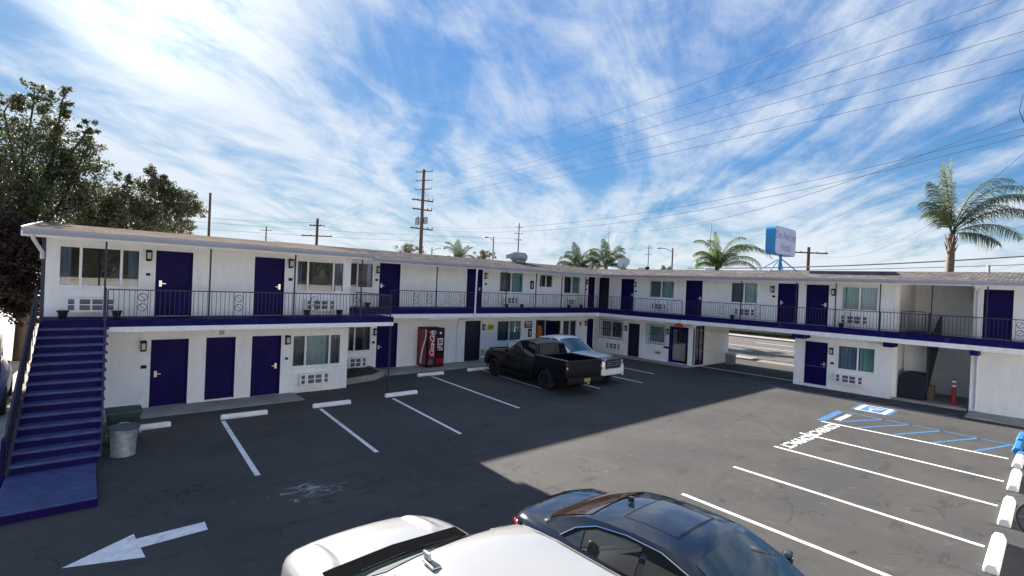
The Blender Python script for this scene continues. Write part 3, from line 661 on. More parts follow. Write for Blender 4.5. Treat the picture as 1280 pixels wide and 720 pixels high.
def make_ac(axis, c, h0, h1, z0, z1):
    L, H = h1-h0, z1-z0; d = -0.17
    cells = []
    for a, b in ((0.05, 0.17), (0.27, 0.48), (0.52, 0.73), (0.83, 0.95)):
        for s, t in ((0.14, 0.46), (0.54, 0.86)): cells.append((h0+a*L, h0+b*L, z0+s*H, z0+t*H))
    m = wall(MB(), axis, c+d, 0.03, h0, h1, z0, z1, cells)
    hbox(m, axis, c, h0, h0+.02, d+.03, -.001, z0, z1); hbox(m, axis, c, h1-.02, h1, d+.03, -.001, z0, z1); hbox(m, axis, c, h0+.02, h1-.02, d+.03, -.001, z0, z0+.02); hbox(m, axis, c, h0+.02, h1-.02, d+.03, -.001, z1-.02, z1)
    o = part(m, 'air_conditioner', trim)
    g = MB(); hbox(g, axis, c, h0+.021, h1-.021, d+.06, d+.08, z0+.021, z1-.021); part(g, 'grille_backing', darkvoid, o)
    sl = MB()
    for a, b, s, t in cells:
        for k in range(1, 4):
            zz = s+(t-s)*k/4; hbox(sl, axis, c, a, b, d+.031, d+.045, zz-.005, zz+.005)
    part(sl, 'louvres', greymetal, o)
for q in acs: make_ac(*q)

def make_lamp(axis, c, h, z):
    m = MB(); w2 = 0.065
    hbox(m, axis, c, h-w2, h+w2, -0.02, -.001, z-.16, z+.17); hbox(m, axis, c, h-w2-.012, h+w2+.012, -0.15, -.021, z+.10, z+.15); hbox(m, axis, c, h-w2, h+w2, -0.14, -.021, z-.13, z-.10)
    for s in (-1, 1): hbox(m, axis, c, h+s*w2-.009, h+s*w2+.009, -0.14, -.125, z-.10, z+.10)
    o = part(m, 'wall_lamp', black)
    g = MB(); hbox(g, axis, c, h-.042, h+.042, -0.115, -.03, z-.095, z+.09); part(g, 'lamp_glass', lampglass, o)
for q in lamps: make_lamp(*q)
for axis, c, h, z, big in plates:
    if big:
        m = MB(); hbox(m, axis, c, h-.085, h+.085, -0.014, -.001, z-.075, z+.075); o = part(m, 'room_number_plate', white)
        m = MB(); hbox(m, axis, c, h-.05, h+.05, -0.018, -.0145, z-.04, z+.04); part(m, 'dark_panel', black, o)
    else:
        m = MB(); hbox(m, axis, c, h-.07, h+.07, -0.016, -.001, z-.05, z+.05); part(m, 'room_number_plate', black)

# walkways: slab with white soffit board and navy top
def slab(pts, z0, zt, z1):
    part(MB().prism([(x, y, z0) for x, y in pts], (0, 0, zt-z0-.002)), 'walkway_fascia', trim)
    cx = sum(p[0] for p in pts)/len(pts); cy = sum(p[1] for p in pts)/len(pts)
    part(MB().prism([(x, y, zt) for x, y in pts], (0, 0, z1-zt)), 'walkway_deck', navy_deck)
E1 = 17.12; E2 = 20.12; EBL = 25.32; EBR = 25.66
slab([(-0.15, E1), (9.50, E1), (9.50, 20.5), (8.32, 20.5), (8.32, YA1-.002), (-0.15, YA1-.002)], 2.41, 2.55, F1)
slab([(8.33, E2), (EBL-0.10, E2), (EBL, E2-.1), (EBL, 14.45), (EBR, 14.35), (EBR, -8), (XB-.002, -8), (XB-.002, YA2-.002), (8.33, YA2-.002)], 2.43, 2.62, F2)
part(MB().box(26.63, 29.5, 5.3-1.05, 5.13, 2.46, F2-.01).box(26.452, 26.62, 2.82, 5.13, 2.46, F2-.01), 'walkway_deck', navy_deck)
for y0, y1 in ((8.43, 8.95), (5.10, 5.45), (2.52, 2.76)):
    part(MB().box(EBR-.06, 26.4, y0, y1, 2.24, 2.428), 'beam', navy)
part(MB().tube([(9.42, 17.18, 0), (9.42, 17.18, 2.41)], 0.035, 8), 'support_post', iron, smooth=60)
# iron posts from deck to eave
for x in (1.03, 3.45, 5.88, 8.20): part(MB().box(x-.02, x+.02, E1+.04, E1+.08, F1, 4.9), 'eave_post', iron)
for x in (13.37, 17.71, 19.89, 21.98, 24.1): part(MB().box(x-.02, x+.02, E2+.04, E2+.08, F2, 4.95), 'eave_post', iron)
for y in (11.43, 8.88, 7.27, 5.64, 3.95, 2.35): part(MB().box(EBR+.03, EBR+.07, y-.02, y+.02, F2, 4.95), 'eave_post', iron)

bal_mesh = MB().box(-.006, .006, -.006, .006, 0, 0.70).mesh('baluster', iron)
def scroll(cx, cz, r, axis):
    """an S in a ring"""
    m = MB(); n = 16
    P = (lambda u, v: (u, 0, v)) if axis == 'x' else (lambda u, v: (0, u, v))
    m.tube([P(r*math.cos(2*math.pi*i/n), cz+r*math.sin(2*math.pi*i/n)) for i in range(n)], 0.008, 4, closed=True)
    m.tube([P(r*0.5*math.sin(math.pi*2*t), cz+r*(2*t-1)) for t in [i/10 for i in range(11)]], 0.007, 4)
    return m
scr = {ax: (lambda a: (lambda m: m)(a))(None) for ax in 'xy'}
for ax in 'xy':
    a = scroll(0, 0.24, 0.105, ax); b = scroll(0, 0.52, 0.105, ax)
    n = len(a.v); a.v += b.v; a.f += [tuple(n+i for i in f) for f in b.f]
    scr[ax] = a.mesh('scroll_ornament', iron)
def railing(axis, c, h0, h1, zf, orn, single, top=0.82):
    P = (lambda h, z: (h, c, z)) if axis == 'x' else (lambda h, z: (c, h, z))
    m = MB(); hbox(m, axis, c, h0, h1, -.018, .018, zf+top-.03, zf+top); hbox(m, axis, c, h0, h1, -.012, .012, zf+.07, zf+.09)
    for h in (h0, h1): hbox(m, axis, c, h-.015, h+.015, -.0152, .0152, zf, zf+top-.031)
    r = part(m, 'railing', iron)
    k = max(1, round((h1-h0)/0.115)); st = MB()
    for o in orn: obj('scroll_ornament', scr[axis], r, loc=loc(P(o, zf+.09)))
    for i in range(1, k):
        h = h0+(h1-h0)*i/k
        if any(abs(h-o) < 0.125 for o in orn): continue
        if single: obj('baluster', bal_mesh, r, loc=loc(P(h, zf+.09)))
        else: hbox(st, axis, c, h-.0055, h+.0055, -.0055, .0055, zf+.09, zf+.79)
    for o in orn:
        for s in (-.12, .12): hbox(st, axis, c, o+s-.006, o+s+.006, -.006, .006, zf+.09, zf+.79)
    if st.v: tag(part(st, 'balusters', iron, r), kind='stuff')
railing('x', E1+.06, 1.10, 9.40, F1, (1.85, 4.25, 6.55, 8.05), True)
railing('y', 9.40, E1+.08, 20.1, F1, (), False)
railing('x', E2+.06, 11.0, 25.28, F2, (12.3, 13.0, 14.0, 14.9, 16.4, 17.3, 18.4, 19.6, 20.6, 21.5, 22.4, 23.6, 24.6), False)
railing('y', EBL+.06, 14.45, 19.95, F2, (15.2, 16.0, 17.6, 19.3), False)
railing('y', EBR+.06, 5.62, 14.35, F2, (13.8, 12.4, 10.6, 6.8), True)
railing('y', EBR+.06, -1.2, 5.60, F2, (1.45, 0.2), True)
railing('y', 26.70, 4.28, 5.08, F2, (), False, 0.9)

# roofs (shingled slabs with fascia and gutter)
def roof(pts_by_ridge, m, t=0.10):
    """list of (eave a, eave b, ridge b, ridge a) quads joined into one slab"""
    mb = MB()
    for q in pts_by_ridge:
        mb.prism([Vector(p)-Vector((0, 0, t)) for p in q], (0, 0, t))
    return part(mb, 'roof', m)
ZE = 5.03
rA1 = roof([((-0.55, 17.06, 5.0), (8.58, 17.06, 5.0), (7.85, 20.6, 5.375), (-0.25, 20.6, 5.375)), ((-0.25, 20.6, 5.375), (7.85, 20.6, 5.375), (7.85, 24.2, 5.02), (-0.25, 24.2, 5.02))], shingle_t)
rA2 = roof([((7.2, 20.02, ZE), (28.6, 20.02, ZE), (28.6, 23.6, 5.57), (7.2, 23.6, 5.57)), ((-0.5, 23.6, 5.34), (7.2, 23.6, 5.34), (7.2, 27.2, 5.0), (-0.5, 27.2, 5.0)), ((7.2, 23.6, 5.57), (28.6, 23.6, 5.57), (28.6, 27.2, ZE), (7.2, 27.2, ZE))], shingle)
rB = roof([((25.58, -8.5, ZE), (25.58, 23.4, ZE), (28.6, 23.4, 5.50), (28.6, -8.5, 5.50)), ((28.6, -8.5, 5.50), (28.6, 27.2, 5.50), (31.6, 27.2, ZE), (31.6, -8.5, ZE))], shingle)
def gutter(parent, prof, a, b):
    part(MB().prism(prof(a), Vector(b)-Vector(a)), 'gutter', gutterm, parent, smooth=None)
gutter(rA1, lambda a: [(a[0], a[1], 4.86), (a[0], a[1]+.11, 4.86), (a[0], a[1]+.11, 5.012), (a[0], a[1]-.03, 5.012), (a[0], a[1]-.03, 4.95)], (-0.60, 17.02, 0), (8.60, 17.02, 0))
part(MB().box(-0.58, 8.55, 17.14, 17.18, 4.80, 4.898), 'fascia', trim, rA1)
part(MB().prism([(-0.60, 17.0, 4.80), (-0.60, 17.0, 5.03), (-0.30, 20.6, 5.40), (-0.30, 20.6, 5.17)], (0.04, 0, 0)), 'fascia', trim, rA1)
gutter(rA2, lambda a: [(a[0], a[1], 4.88), (a[0], a[1]+.11, 4.88), (a[0], a[1]+.11, 5.03), (a[0], a[1]-.03, 5.03), (a[0], a[1]-.03, 4.97)], (8.4, 19.97, 0), (25.58, 19.97, 0))
part(MB().box(8.4, 25.6, 20.09, 20.13, 4.83, 4.925), 'fascia', trim, rA2)
gutter(rB, lambda a: [(25.51, a[1], 4.88), (25.62, a[1], 4.88), (25.62, a[1], 5.03), (25.48, a[1], 5.03), (25.48, a[1], 4.97)], (0, -8.5, 0), (0, 19.94, 0))
part(MB().box(25.63, 25.67, -8.4, 19.94, 4.83, 4.925), 'fascia', trim, rB)
part(MB().box(-0.5, 8.5, 17.20, 18.32, 4.90, 4.93).box(8.32, 26.4, 20.14, 21.29, 4.93, 4.95).box(25.68, 26.44, -8, 20.1, 4.931, 4.951), 'soffit', stucco)
part(MB().box(26.46, 29.58, 2.81, 5.13, 4.93, 4.95), 'soffit', stucco)
# unseen photographer's side of the court, added for window reflections and bounced light
part(MB().box(-7, -0.9, -1.45, -1.28, 0, 5.0), 'wall', stucco)
part(MB().box(-7, 1.2, -1.27, -0.06, 2.42, 2.60), 'walkway_fascia', trim); part(MB().box(-7, 1.2, -1.27, -0.06, 2.602, F1), 'walkway_deck', navy_deck)
part(MB().prism([(-7.4, -.2, 5.03), (-.6, -.2, 5.03), (-.6, -4.5, 5.6), (-7.4, -4.5, 5.6)], (0, 0, .1)), 'roof', shingle)
part(MB().box(-0.9, 22, -4.4, -4.2, 0, 3.3).box(-1.0, 22.1, -4.45, -4.15, 3.3, 3.42), 'reflection_wall', stucco)  # unseen low wall added to reflect in the panes and bounce light
# downpipes and conduit
part(MB().tube([(15.60, 20.0, 4.90), (15.60, 20.03, 4.80), (15.60, 20.06, 2.38)], 0.045, 8).tube([(15.60, 20.06, 2.40), (15.58, 20.2, 2.33), (15.45, 21.18, 2.22), (15.43, 21.24, 2.1), (15.43, 21.24, 0.12)], 0.022, 6), 'downpipe', trim, smooth=50)
part(MB().tube([(25.57, 2.72, 4.88), (25.80, 2.70, 4.76), (26.30, 2.66, 4.70), (26.37, 2.66, 4.6), (26.37, 2.66, F2)], 0.045, 8).tube([(26.38, 2.60, 2.43), (26.38, 2.60, 0.12)], 0.045, 8), 'downpipe', trim, smooth=50)
part(MB().tube([(-0.40, 17.08, 4.88), (-0.38, 17.2, 4.76), (-0.22, 18.1, 4.45), (-0.22, 18.25, 4.3)], 0.045, 8), 'downpipe', trim, smooth=50)
part(MB().box(-0.235, -0.152, 18.36, 18.46, 0, 4.9), 'corner_post', iron)
part(MB().box(13.0, 14.3, 20.20, 20.28, 2.345, 2.42), 'tube_light', tube_m)
part(MB().box(4.0, 4.14, YA1-.03, YA1-.002, 2.13, 2.27), 'vent', greymetal)

# office: glazed door, corner window and counter inside
od = part(MB().box(26.49, 26.54, 14.67, 14.76, 0.12, 2.09).box(26.49, 26.54, 15.58, 15.67, 0.12, 2.09).box(26.49, 26.54, 14.76, 15.58, 2.0, 2.09).box(26.49, 26.54, 14.76, 15.58, 0.12, 0.24), 'door', navy)
part(MB().poly([(26.515, 14.76, .24), (26.515, 15.58, .24), (26.515, 15.58, 2.0), (26.515, 14.76, 2.0)]), 'pane', clearglass, od, fixn=False)
part(MB().box(26.40, 26.48, 14.60, 14.66, .10, 2.16).box(26.40, 26.48, 15.68, 15.74, .10, 2.16).box(26.40, 26.48, 14.66, 15.68, 2.10, 2.16), 'door_frame', navy, od)
ow = part(MB().box(26.70, 26.76, 14.28, 14.36, .10, 2.27).box(27.58, 27.64, 14.28, 14.36, .10, 2.27).box(26.76, 27.58, 14.28, 14.36, 2.21, 2.27).box(26.76, 27.58, 14.28, 14.36, .10, .16), 'window', navy)
part(MB().box(27.12, 27.15, 14.29, 14.35, .16, 2.21).box(26.76, 27.12, 14.29, 14.35, 1.12, 1.16).box(27.15, 27.58, 14.29, 14.35, 1.12, 1.16), 'mullion', navy, ow)
part(MB().poly([(26.76, 14.32, .16), (27.58, 14.32, .16), (27.58, 14.32, 2.21), (26.76, 14.32, 2.21)]), 'pane', clearglass, ow, fixn=False)
part(MB().box(26.62, 29.7, 14.47, 17.4, 0.02, 0.10), 'office_floor', conc)
part(MB().box(28.9, 28.96, 14.47, 17.4, .10, 2.44), 'inner_wall', officewall)
part(MB().box(26.62, 28.9, 17.3, 17.36, .10, 2.44), 'inner_wall', officewall)
part(MB().box(27.3, 27.75, 15.5, 17.29, .10, 1.10), 'office_counter', white)
part(MB().box(28.2, 28.88, 15.6, 16.3, 1.1, 2.1), 'office_cabinet', blackdoor)

# ------------------------------------------------------------------ outside staircase
st = thing('outdoor_staircase', 'navy painted outdoor staircase climbing to the near walkway', 'staircase', (0.15, 14.5, 0))
def sp(mb, name, m, parent=None, **kw): return mb.build(name, m, parent or st, org=(0.15, 14.5, 0), **kw)
SX0, SX1 = -0.52, 0.80
sp(MB().prism([(-0.62, 11.22, 0.0), (0.68, 11.22, 0.0), (0.76, 13.42, 0.0), (-0.55, 13.42, 0.0)], (0, 0, 0.15)), 'landing', navy_tread, bevel=0.012)
sp(MB().prism([(-0.625, 11.212, 0.0), (0.685, 11.212, 0.0), (0.765, 13.40, 0.0), (-0.555, 13.40, 0.0)], (0, 0, 0.138)), 'landing_edge', navy)
NS = 15; y0, y1 = 13.30, 17.12; rise = (F1-0.15)/NS; run = (y1-y0)/(NS-1)
for i in range(NS-1):
    y = y0+i*run; z = 0.15+(i+1)*rise; dx = 0.045*(1-i/NS)
    k = 0.28*i/(NS-2)
    t = sp(MB().box(SX0+k, SX1+0.05+k, y-0.035, y+run+0.02, z-0.055, z), 'tread', navy_tread, bevel=0.012)
    sp(MB().box(SX0+.02+k, SX1+k, y-0.012, y+0.02, z-rise, z-0.056), 'riser', navy, t)
sp(MB().box(SX0+.31, SX1+.28, y1-.03, y1-.002, F1-rise-.02, F1-.03), 'riser', navy)
for x in (SX0+.02, SX1-.06):
    sp(MB().prism([(x, y0+.05, 0.15), (x, y0+.35, 0.15), (x+.28, y1-.03, F1-.42), (x+.28, y1-.03, F1-.08), (x, y0+.05, 0.26)], (0.05, 0, 0)), 'stringer', navy)
def hrail(x, xe, solid):
    a, b = Vector((xe, y0-.06, 0.15+.92)), Vector((x, y1+.0, F1+.84))
    r = sp(MB().tube([a+Vector((0, -.0, -.12)), a, b], 0.022, 6), 'handrail', iron, smooth=60)
    m = MB()
    for i in range(0, NS-1, 1 if solid else 6):
        t = i/(NS-2); p = a.lerp(b, t); zz = 0.15+(i+1)*rise
        m.tube([(p.x, p.y, zz-.03), (p.x, p.y, p.z)], 0.009 if solid else 0.014, 5)
    sp(m, 'handrail_posts', iron, r)
    if solid: sp(MB().prism([(xe-.02, y0-.02, .16), (x-.02, y1-.02, F1+.02), (x-.02, y1-.02, F1+.78), (xe-.02, y0-.02, .92)], (0.012, 0, 0)), 'side_panel', iron, r)
hrail(-0.27, -0.555, True); hrail(1.05, 0.83, False)
sp(MB().box(-0.62, -0.57, 13.1, 13.42, 0.0, 0.85), 'newel_panel', navy)

# stairs inside the right wing's stairwell
s2 = thing('stairwell_stairs', 'dark navy stair flight in the shaded stairwell of the right wing', 'staircase', (28, 4.7, 0.10))
def s2p(mb, name, m, parent=None): return mb.build(name, m, parent or s2, org=(28, 4.7, 0.10))
s2p(MB().box(27.75, 27.83, 4.20, 5.12, 0.10, 2.44), 'closing_panel', stucco)
for i in range(6): s2p(MB().box(27.9+i*.25, 28.14+i*.25, 4.22, 5.12, 1.2+i*.22, 1.26+i*.22), 'tread', navy_tread)
s2p(MB().prism([(26.75, 4.12, 0.4), (29.4, 4.12, 2.7), (29.4, 4.12, 3.6), (26.75, 4.12, 2.4)], (0, 0.07, 0)), 'stringer', blackdoor)
s2p(MB().prism([(26.66, 4.12, 2.86), (27.1, 4.12, 2.86), (26.9, 4.12, 3.72), (26.66, 4.12, 3.72)], (0, 0.07, 0)), 'newel_panel', blackdoor)

# ------------------------------------------------------------------ small things
def wheel_stop(cx, cy, L, ang, label, m=stopwhite, w=0.15, h=0.13, tip=None):
    prof = [(-w/2, 0), (w/2, 0), (w/2, h*0.45), (w*0.28, h), (-w*0.28, h), (-w/2, h*0.45)]
    mb = MB(); n = len(prof)
    rows = []
    for x, s in ((-L/2, 0.9), (-L/2+.04, 1.0), (L/2-.04, 1.0), (L/2, 0.9)):
        rows.append([(x, p[0]*s, p[1]*s) for p in prof])
    for r in rows: mb.v += r
    for i in range(3):
        for j in range(n): mb.f.append((i*n+j, i*n+(j+1) % n, (i+1)*n+(j+1) % n, (i+1)*n+j))
    mb.f.append(tuple(range(n))); mb.f.append(tuple(range(4*n-1, 3*n-1, -1)))
    me = mb.mesh('wheel_stop', m)
    o = obj('wheel_stop', me, loc=(cx, cy, 0.002), rot=(0, 0, ang), bevel=0.012)
    tag(o, label, 'wheel stop', 'concrete wheel stops of the parking stalls')
    for s in (-1, 1):
        b = MB().lathe([(0.0, h+.002), (0.016, h+.002), (0.016, h-.02)], (s*L*0.33, 0, 0), 'z', 8).mesh('anchor_pin', greymetal); obj('anchor_pin', b, o)
    if tip:
        t = MB(); rows = [[(x, p[0]*1.03, p[1]*1.02) for p in prof] for x in (L/2-0.42, L/2+.004)]
        for r in rows: t.v += r
        for j in range(n): t.f.append((j, (j+1) % n, n+(j+1) % n, n+j))
        t.f.append(tuple(range(n))); t.f.append(tuple(range(2*n-1, n-1, -1)))
        obj('painted_end', t.mesh('painted_end', tip), o)
    return o
wheel_stop(1.78, 15.98, 1.30, 0.0, 'white wheel stop partly hidden behind the galvanised trash can')
wheel_stop(4.22, 15.98, 1.22, -0.04, 'white wheel stop in front of the second and third navy doors')
wheel_stop(6.78, 15.95, 1.22, -0.03, 'white wheel stop in front of the ground floor window')
wheel_stop(9.40, 16.15, 1.28, 0.0, 'white wheel stop beside the iron support post')
wheel_stop(12.45, 18.97, 1.32, -0.02, 'white wheel stop in front of the red vending machine')
wheel_stop(15.15, 19.05, 1.25, -0.02, 'white wheel stop at the nose of the black pickup')
wheel_stop(11.70, 0.82, 1.65, 0.02, 'white wheel stop in the right row, nearest to the cars in front', h=0.15, w=.19)
wheel_stop(14.25, 0.86, 1.70, 0.02, 'white wheel stop beside the bicycle wheel at the right edge', h=0.15, w=.19)
wheel_stop(16.95, 0.92, 1.70, 0.02, 'white wheel stop third from the front in the right row', h=0.15, w=.19)
wheel_stop(19.25, 0.98, 1.50, 0.0, 'white wheel stop with a blue painted far end', h=0.15, w=.19, tip=stopblue)
wheel_stop(20.95, 1.10, 1.15, 0.0, 'nearer blue wheel stop at the foot of the hatched bay', stopblue, h=0.16, w=.2)
wheel_stop(22.55, 1.12, 1.25, 0.0, 'farther blue wheel stop at the foot of the hatched bay', stopblue, h=0.16, w=.2)

def pot(x, y, z, label):
    m = MB().lathe([(0.0, 0), (0.075, 0), (0.105, 0.17), (0.125, 0.17), (0.125, 0.21), (0.105, 0.21), (0.10, 0.18), (0.0, 0.18)], (0, 0, 0), 'z', 12)
    o = obj('planter_pot', m.mesh('planter_pot', black, smooth=40), loc=(x, y, z)); tag(o, label, 'pot', 'black pots on the walkway')
    obj('potting_soil', MB().lathe([(0, .186), (.10, .186)], (0, 0, 0), 'z', 12).mesh('potting_soil', soil), o)
for x, y, z, l in ((0.22, 17.75, F1, 'black pot left of the air conditioner above the staircase'), (1.33, 17.62, F1, 'black pot right of the air conditioner above the staircase'),
                   (6.58, 17.9, F1, 'black pot left of the air conditioner between navy door and block corner'), (7.74, 17.9, F1, 'black pot right of the air conditioner near the block corner'),
                   (10.35, 21.0, F2, 'black pot by the upper door at the inner corner of the near block'),
                   (18.35, 20.85, F2, 'black pot left of the upper air conditioner over the black pickup'), (19.50, 20.85, F2, 'black pot right of the upper air conditioner over the black pickup'),
                   (23.42, 20.85, F2, 'black pot left of the upper air conditioner beside the corner doors'), (24.55, 20.85, F2, 'black pot right of the upper air conditioner beside the corner doors'),
                   (26.05, 12.0, F2, 'black pot on the walkway above the drive-through passage'), (26.05, 7.1, F2, 'black pot on the walkway above the ground floor window at right')):
    pot(x, y, z, l)

# raised planting bed in the recess
pb = thing('planting_bed', 'raised bed of dark mulch with a concrete edge in the wall recess', 'planter', (9.3, 20, 0))
rim = [(8.32, 18.75), (9.9, 19.15), (10.62, 19.75), (10.72, 20.5), (10.72, 21.28), (8.32, 21.28)]
inn = [(8.33, 18.92), (9.84, 19.30), (10.47, 19.82), (10.56, 20.5), (10.56, 21.27), (8.33, 21.27)]
mb = MB(); n = len(rim)
mb.v = [(x-9.3, y-20, 0) for x, y in rim]+[(x-9.3, y-20, .22) for x, y in rim]+[(x-9.3, y-20, .22) for x, y in inn]+[(x-9.3, y-20, 0) for x, y in inn]
for a in range(3):
    for i in range(n): j = (i+1) % n; mb.f.append((a*n+i, a*n+j, (a+1)*n+j, (a+1)*n+i))
mb.build('bed_edge', conc, pb)
rows = []
for i in range(15):
    v = i/14; row = []
    for j in range(15):
        u = j/14
        y = 18.98+(21.26-18.98)*v; xr = lerp_tab([(18.9, 8.9), (19.30, 9.8), (19.82, 10.42), (20.5, 10.54), (21.3, 10.54)], y); x = 8.34+(xr-8.34)*u
        row.append((x-9.3, y-20, 0.16+0.20*math.sin(math.pi*u)*math.sin(math.pi*min(1, v*1.1))*random.uniform(.6, 1.3)+random.uniform(-.02, .03)))
    rows.append(row)
MB().grid(rows).build('mulch', soil, pb)

# vending machine
vm = thing('vending_machine', 'red and black soft drink vending machine with white script lettering', 'vending machine', (13.63, 20.86, 0.05))
vW, vD, vH = 0.50, 0.42, 1.86
MB().box(-vW, vW, -vD, vD, 0.04, vH).build('cabinet', black, vm, bevel=0.02)
MB().box(-vW+.03, vW-.03, -vD-.012, -vD-.002, .10, vH-.06).build('front_panel', mat('dark_red_panel', (0.055, 0.003, 0.005), .25, coat=.5), vm)
MB().box(-vW+.10, -0.03, -vD-.022, -vD-.013, .42, vH-.10).build('red_panel', red, vm)
lt = text_mesh('Coca-Cola', 0.34, white, shear=0.45, extrude=.002, offset=.006, spacing=.82)
obj('script_lettering', lt, vm, loc=(-0.215, -vD-.026, 1.12), rot=(math.pi/2, -math.pi/2, 0))
MB().lathe([(0, 0), (.09, 0), (.10, .03), (0.0, .04)], (-0.10, -vD-.05, 1.66), 'y', 14).build('bottle_emblem', greymetal, vm)
MB().box(-vW+.10, -0.10, -vD-.021, -vD-.013, .14, .40).build('bottle_graphic', mat('graphic_grey_blue', (.10, .11, .16), .4, var=.7, vscale=8), vm)
mb = MB()
for r in range(5):
    for c in range(3):
        mb.box(0.08+c*.115, 0.165+c*.115, -vD-.022, -vD-.013, 0.80+r*.125, 0.885+r*.125)
mb2 = MB()
for k, (r, c) in enumerate([(r, c) for r in range(5) for c in range(3)]):
    x0 = 0.08+c*.115; z0 = 0.80+r*.125
    MB().box(x0, x0+.08, -vD-.022, -vD-.013, z0, z0+.085).build('selection_button', white if (k*7) % 5 else greymetal, vm)
MB().box(0.06, 0.43, -vD-.024, -vD-.013, 0.16, 0.42).build('delivery_flap', red, vm, bevel=.01)
MB().box(0.10, 0.42, -vD-.020, -vD-.013, 0.48, 0.66).build('coin_slot_panel', black, vm)
MB().box(0.20, 0.30, -vD-.024, -vD-.013, 1.58, 1.68).build('white_badge', white, vm)  # plain white badge face
# side artwork: red field with a white wave
MB().box(-vW-.006, -vW-.001, -vD+.06, vD-.02, .12, vH-.04).build('side_panel', red, vm)
wv = [(-vD+.10+0.10*math.sin(t*5.2)+.30*(1-t)**2, .14+t*(vH-.2)) for t in [i/12 for i in range(13)]]
m = MB()
for (a, z0), (b, z1) in zip(wv, wv[1:]): m.poly([(-vW-.009, a, z0), (-vW-.009, a+.13, z0), (-vW-.009, b+.13, z1), (-vW-.009, b, z1)])
m.build('white_wave', white, vm, fixn=False)

# trash can and green bin beside the stairs
tcn = thing('trash_can', 'round galvanised trash can with a dark lid beside the staircase', 'trash can', (1.27, 14.05, 0))
MB().lathe([(0.0, .02), (.215, .02), (.225, 0), (.235, .01), (.222, .05), (.262, .58), (.278, .585), (.278, .61), (.262, .62), (.0, .62)], (0, 0, 0), 'z', 28).build('can', galv, tcn, smooth=35)
MB().lathe([(.295, .60), (.30, .63), (.27, .645), (.16, .675), (.05, .685), (0, .686)], (0, 0, 0), 'z', 28).build('lid', mat('dark_grey_lid', (.055, .07, .085), .5, var=.3), tcn, smooth=50)
MB().tube([(-.09, 0, .675), (-.07, 0, .715), (.07, 0, .715), (.09, 0, .675)], .012, 6).build('lid_handle', galv, tcn)
for s in (-1, 1): MB().tube([(s*.258, -.07, .48), (s*.31, -.05, .46), (s*.31, .05, .46), (s*.258, .07, .48)], .011, 6).build('side_handle', galv, tcn)
gb = thing('green_bin', 'dark green lidded bin standing behind the trash can', 'bin', (1.33, 15.0, 0))
mb = MB().prism([(-.27, -.24, 0), (.27, -.24, 0), (.31, -.28, .72), (-.31, -.28, .72)], (0, .50, 0)); mb.build('body', greenbin, gb, bevel=.02)
MB().prism([(-.34, -.32, .72), (-.34, .27, .76), (-.34, .27, .82), (-.34, 0.0, .86), (-.34, -.32, .80)], (.68, 0, 0)).build('lid', greenbin, gb, bevel=.02)

# signs and fittings on the back wall
def wall_sign(name, label, axis, c, h0, h1, z0, z1, m, deco):
    ctr = ((h0+h1)/2, c, z0) if axis == 'x' else (c, (h0+h1)/2, z0)
    t = thing(name, label, 'sign', ctr)
    w = h1-h0; H = z1-z0
    if axis == 'x': b = MB().box(-w/2, w/2, -.022, -.002, 0, H)
    else: b = MB().box(-.022, -.002, -w/2, w/2, 0, H)
    b.build('board', m, t)
    for (a, s, e, u, mm) in deco:
        d = MB()
        if axis == 'x': d.box(-w/2+a*w, -w/2+e*w, -.026, -.023, s*H, u*H)
        else: d.box(-.026, -.023, w/2-e*w, w/2-a*w, s*H, u*H)
        d.build('print', mm, t)
    return t
bars3 = [(.12, .62, .88, .72, black), (.12, .42, .88, .50, black), (.12, .22, .70, .30, black)]
wall_sign('notice_sign', 'yellow notice sign beside the dark ground floor door', 'x', YA2, 17.46, 17.90, 1.63, 1.95, yellowsign, bars3)
wall_sign('notice_sign', 'dark notice sign with white print right of the teal curtained window', 'x', YA2, 20.18, 20.80, 1.68, 2.08, mat('slate_sign', (.05, .055, .08), .5),
          [(.1, .72, .9, .84, white), (.2, .5, .8, .6, white), (.1, .2, .9, .36, greymetal)])
def ext_sign(x, z, label):
    t = wall_sign('extinguisher_cabinet', label, 'x', YA2, x-.14, x+.14, z, z+.48, black, [(.40, .18, .62, .60, white), (.40, .60, .54, .74, white), (.54, .66, .74, .72, white)])
    t['category'] = 'cabinet'
ext_sign(20.64, 1.16, 'black extinguisher cabinet below the dark notice sign')
ext_sign(20.65, 3.93, 'black extinguisher cabinet on the upper wall beside the small window')
wall_sign('fire_alarm_sign', 'small red and white sign beside the corner ground floor door', 'x', YA2, 24.92, 25.20, 1.58, 1.98, white, [(.08, .5, .92, .94, redsign), (.35, .1, .65, .42, redsign)])
wall_sign('door_plaque', 'small navy plaque left of the office entrance', 'y', XB, 15.77, 16.10, .85, .96, navy, [])
pt = wall_sign('peeling_panel', 'white wall panel with peeling brown patch below the barred office window', 'y', XB, 16.03, 16.71, .45, .74, trim, [(.08, .10, .62, .55, mat('bare_brown_patch', (.35, .20, .11), .9, var=.3))])
pt['category'] = 'panel'
rs = thing('office_sign', 'red half-oval sign over the office entrance', 'sign', (26.40, 15.16, 2.13))
prof = [(0, .27*math.cos(R(a)), .25*math.sin(R(a))) for a in range(0, 181, 12)]
MB().prism(prof, (-.10, 0, 0)).build('board', redsign, rs, bevel=.012)
obj('lettering', text_mesh('OFFICE', .12, mat('sign_letter_pink', (.75, .45, .45), .5), extrude=.002), rs, loc=(-.104, 0, .09), rot=(math.pi/2, 0, -math.pi/2))
wf = thing('wet_floor_sign', 'yellow folding floor sign inside the office entrance', 'floor sign', (26.95, 14.98, .10))
for s in (-1, 1): MB().prism([(s*.16, -.15, 0), (s*.16, .15, 0), (s*.03, .09, .62), (s*.03, -.09, .62)], (.02*s, 0, 0)).build('leaf', yellow, wf)
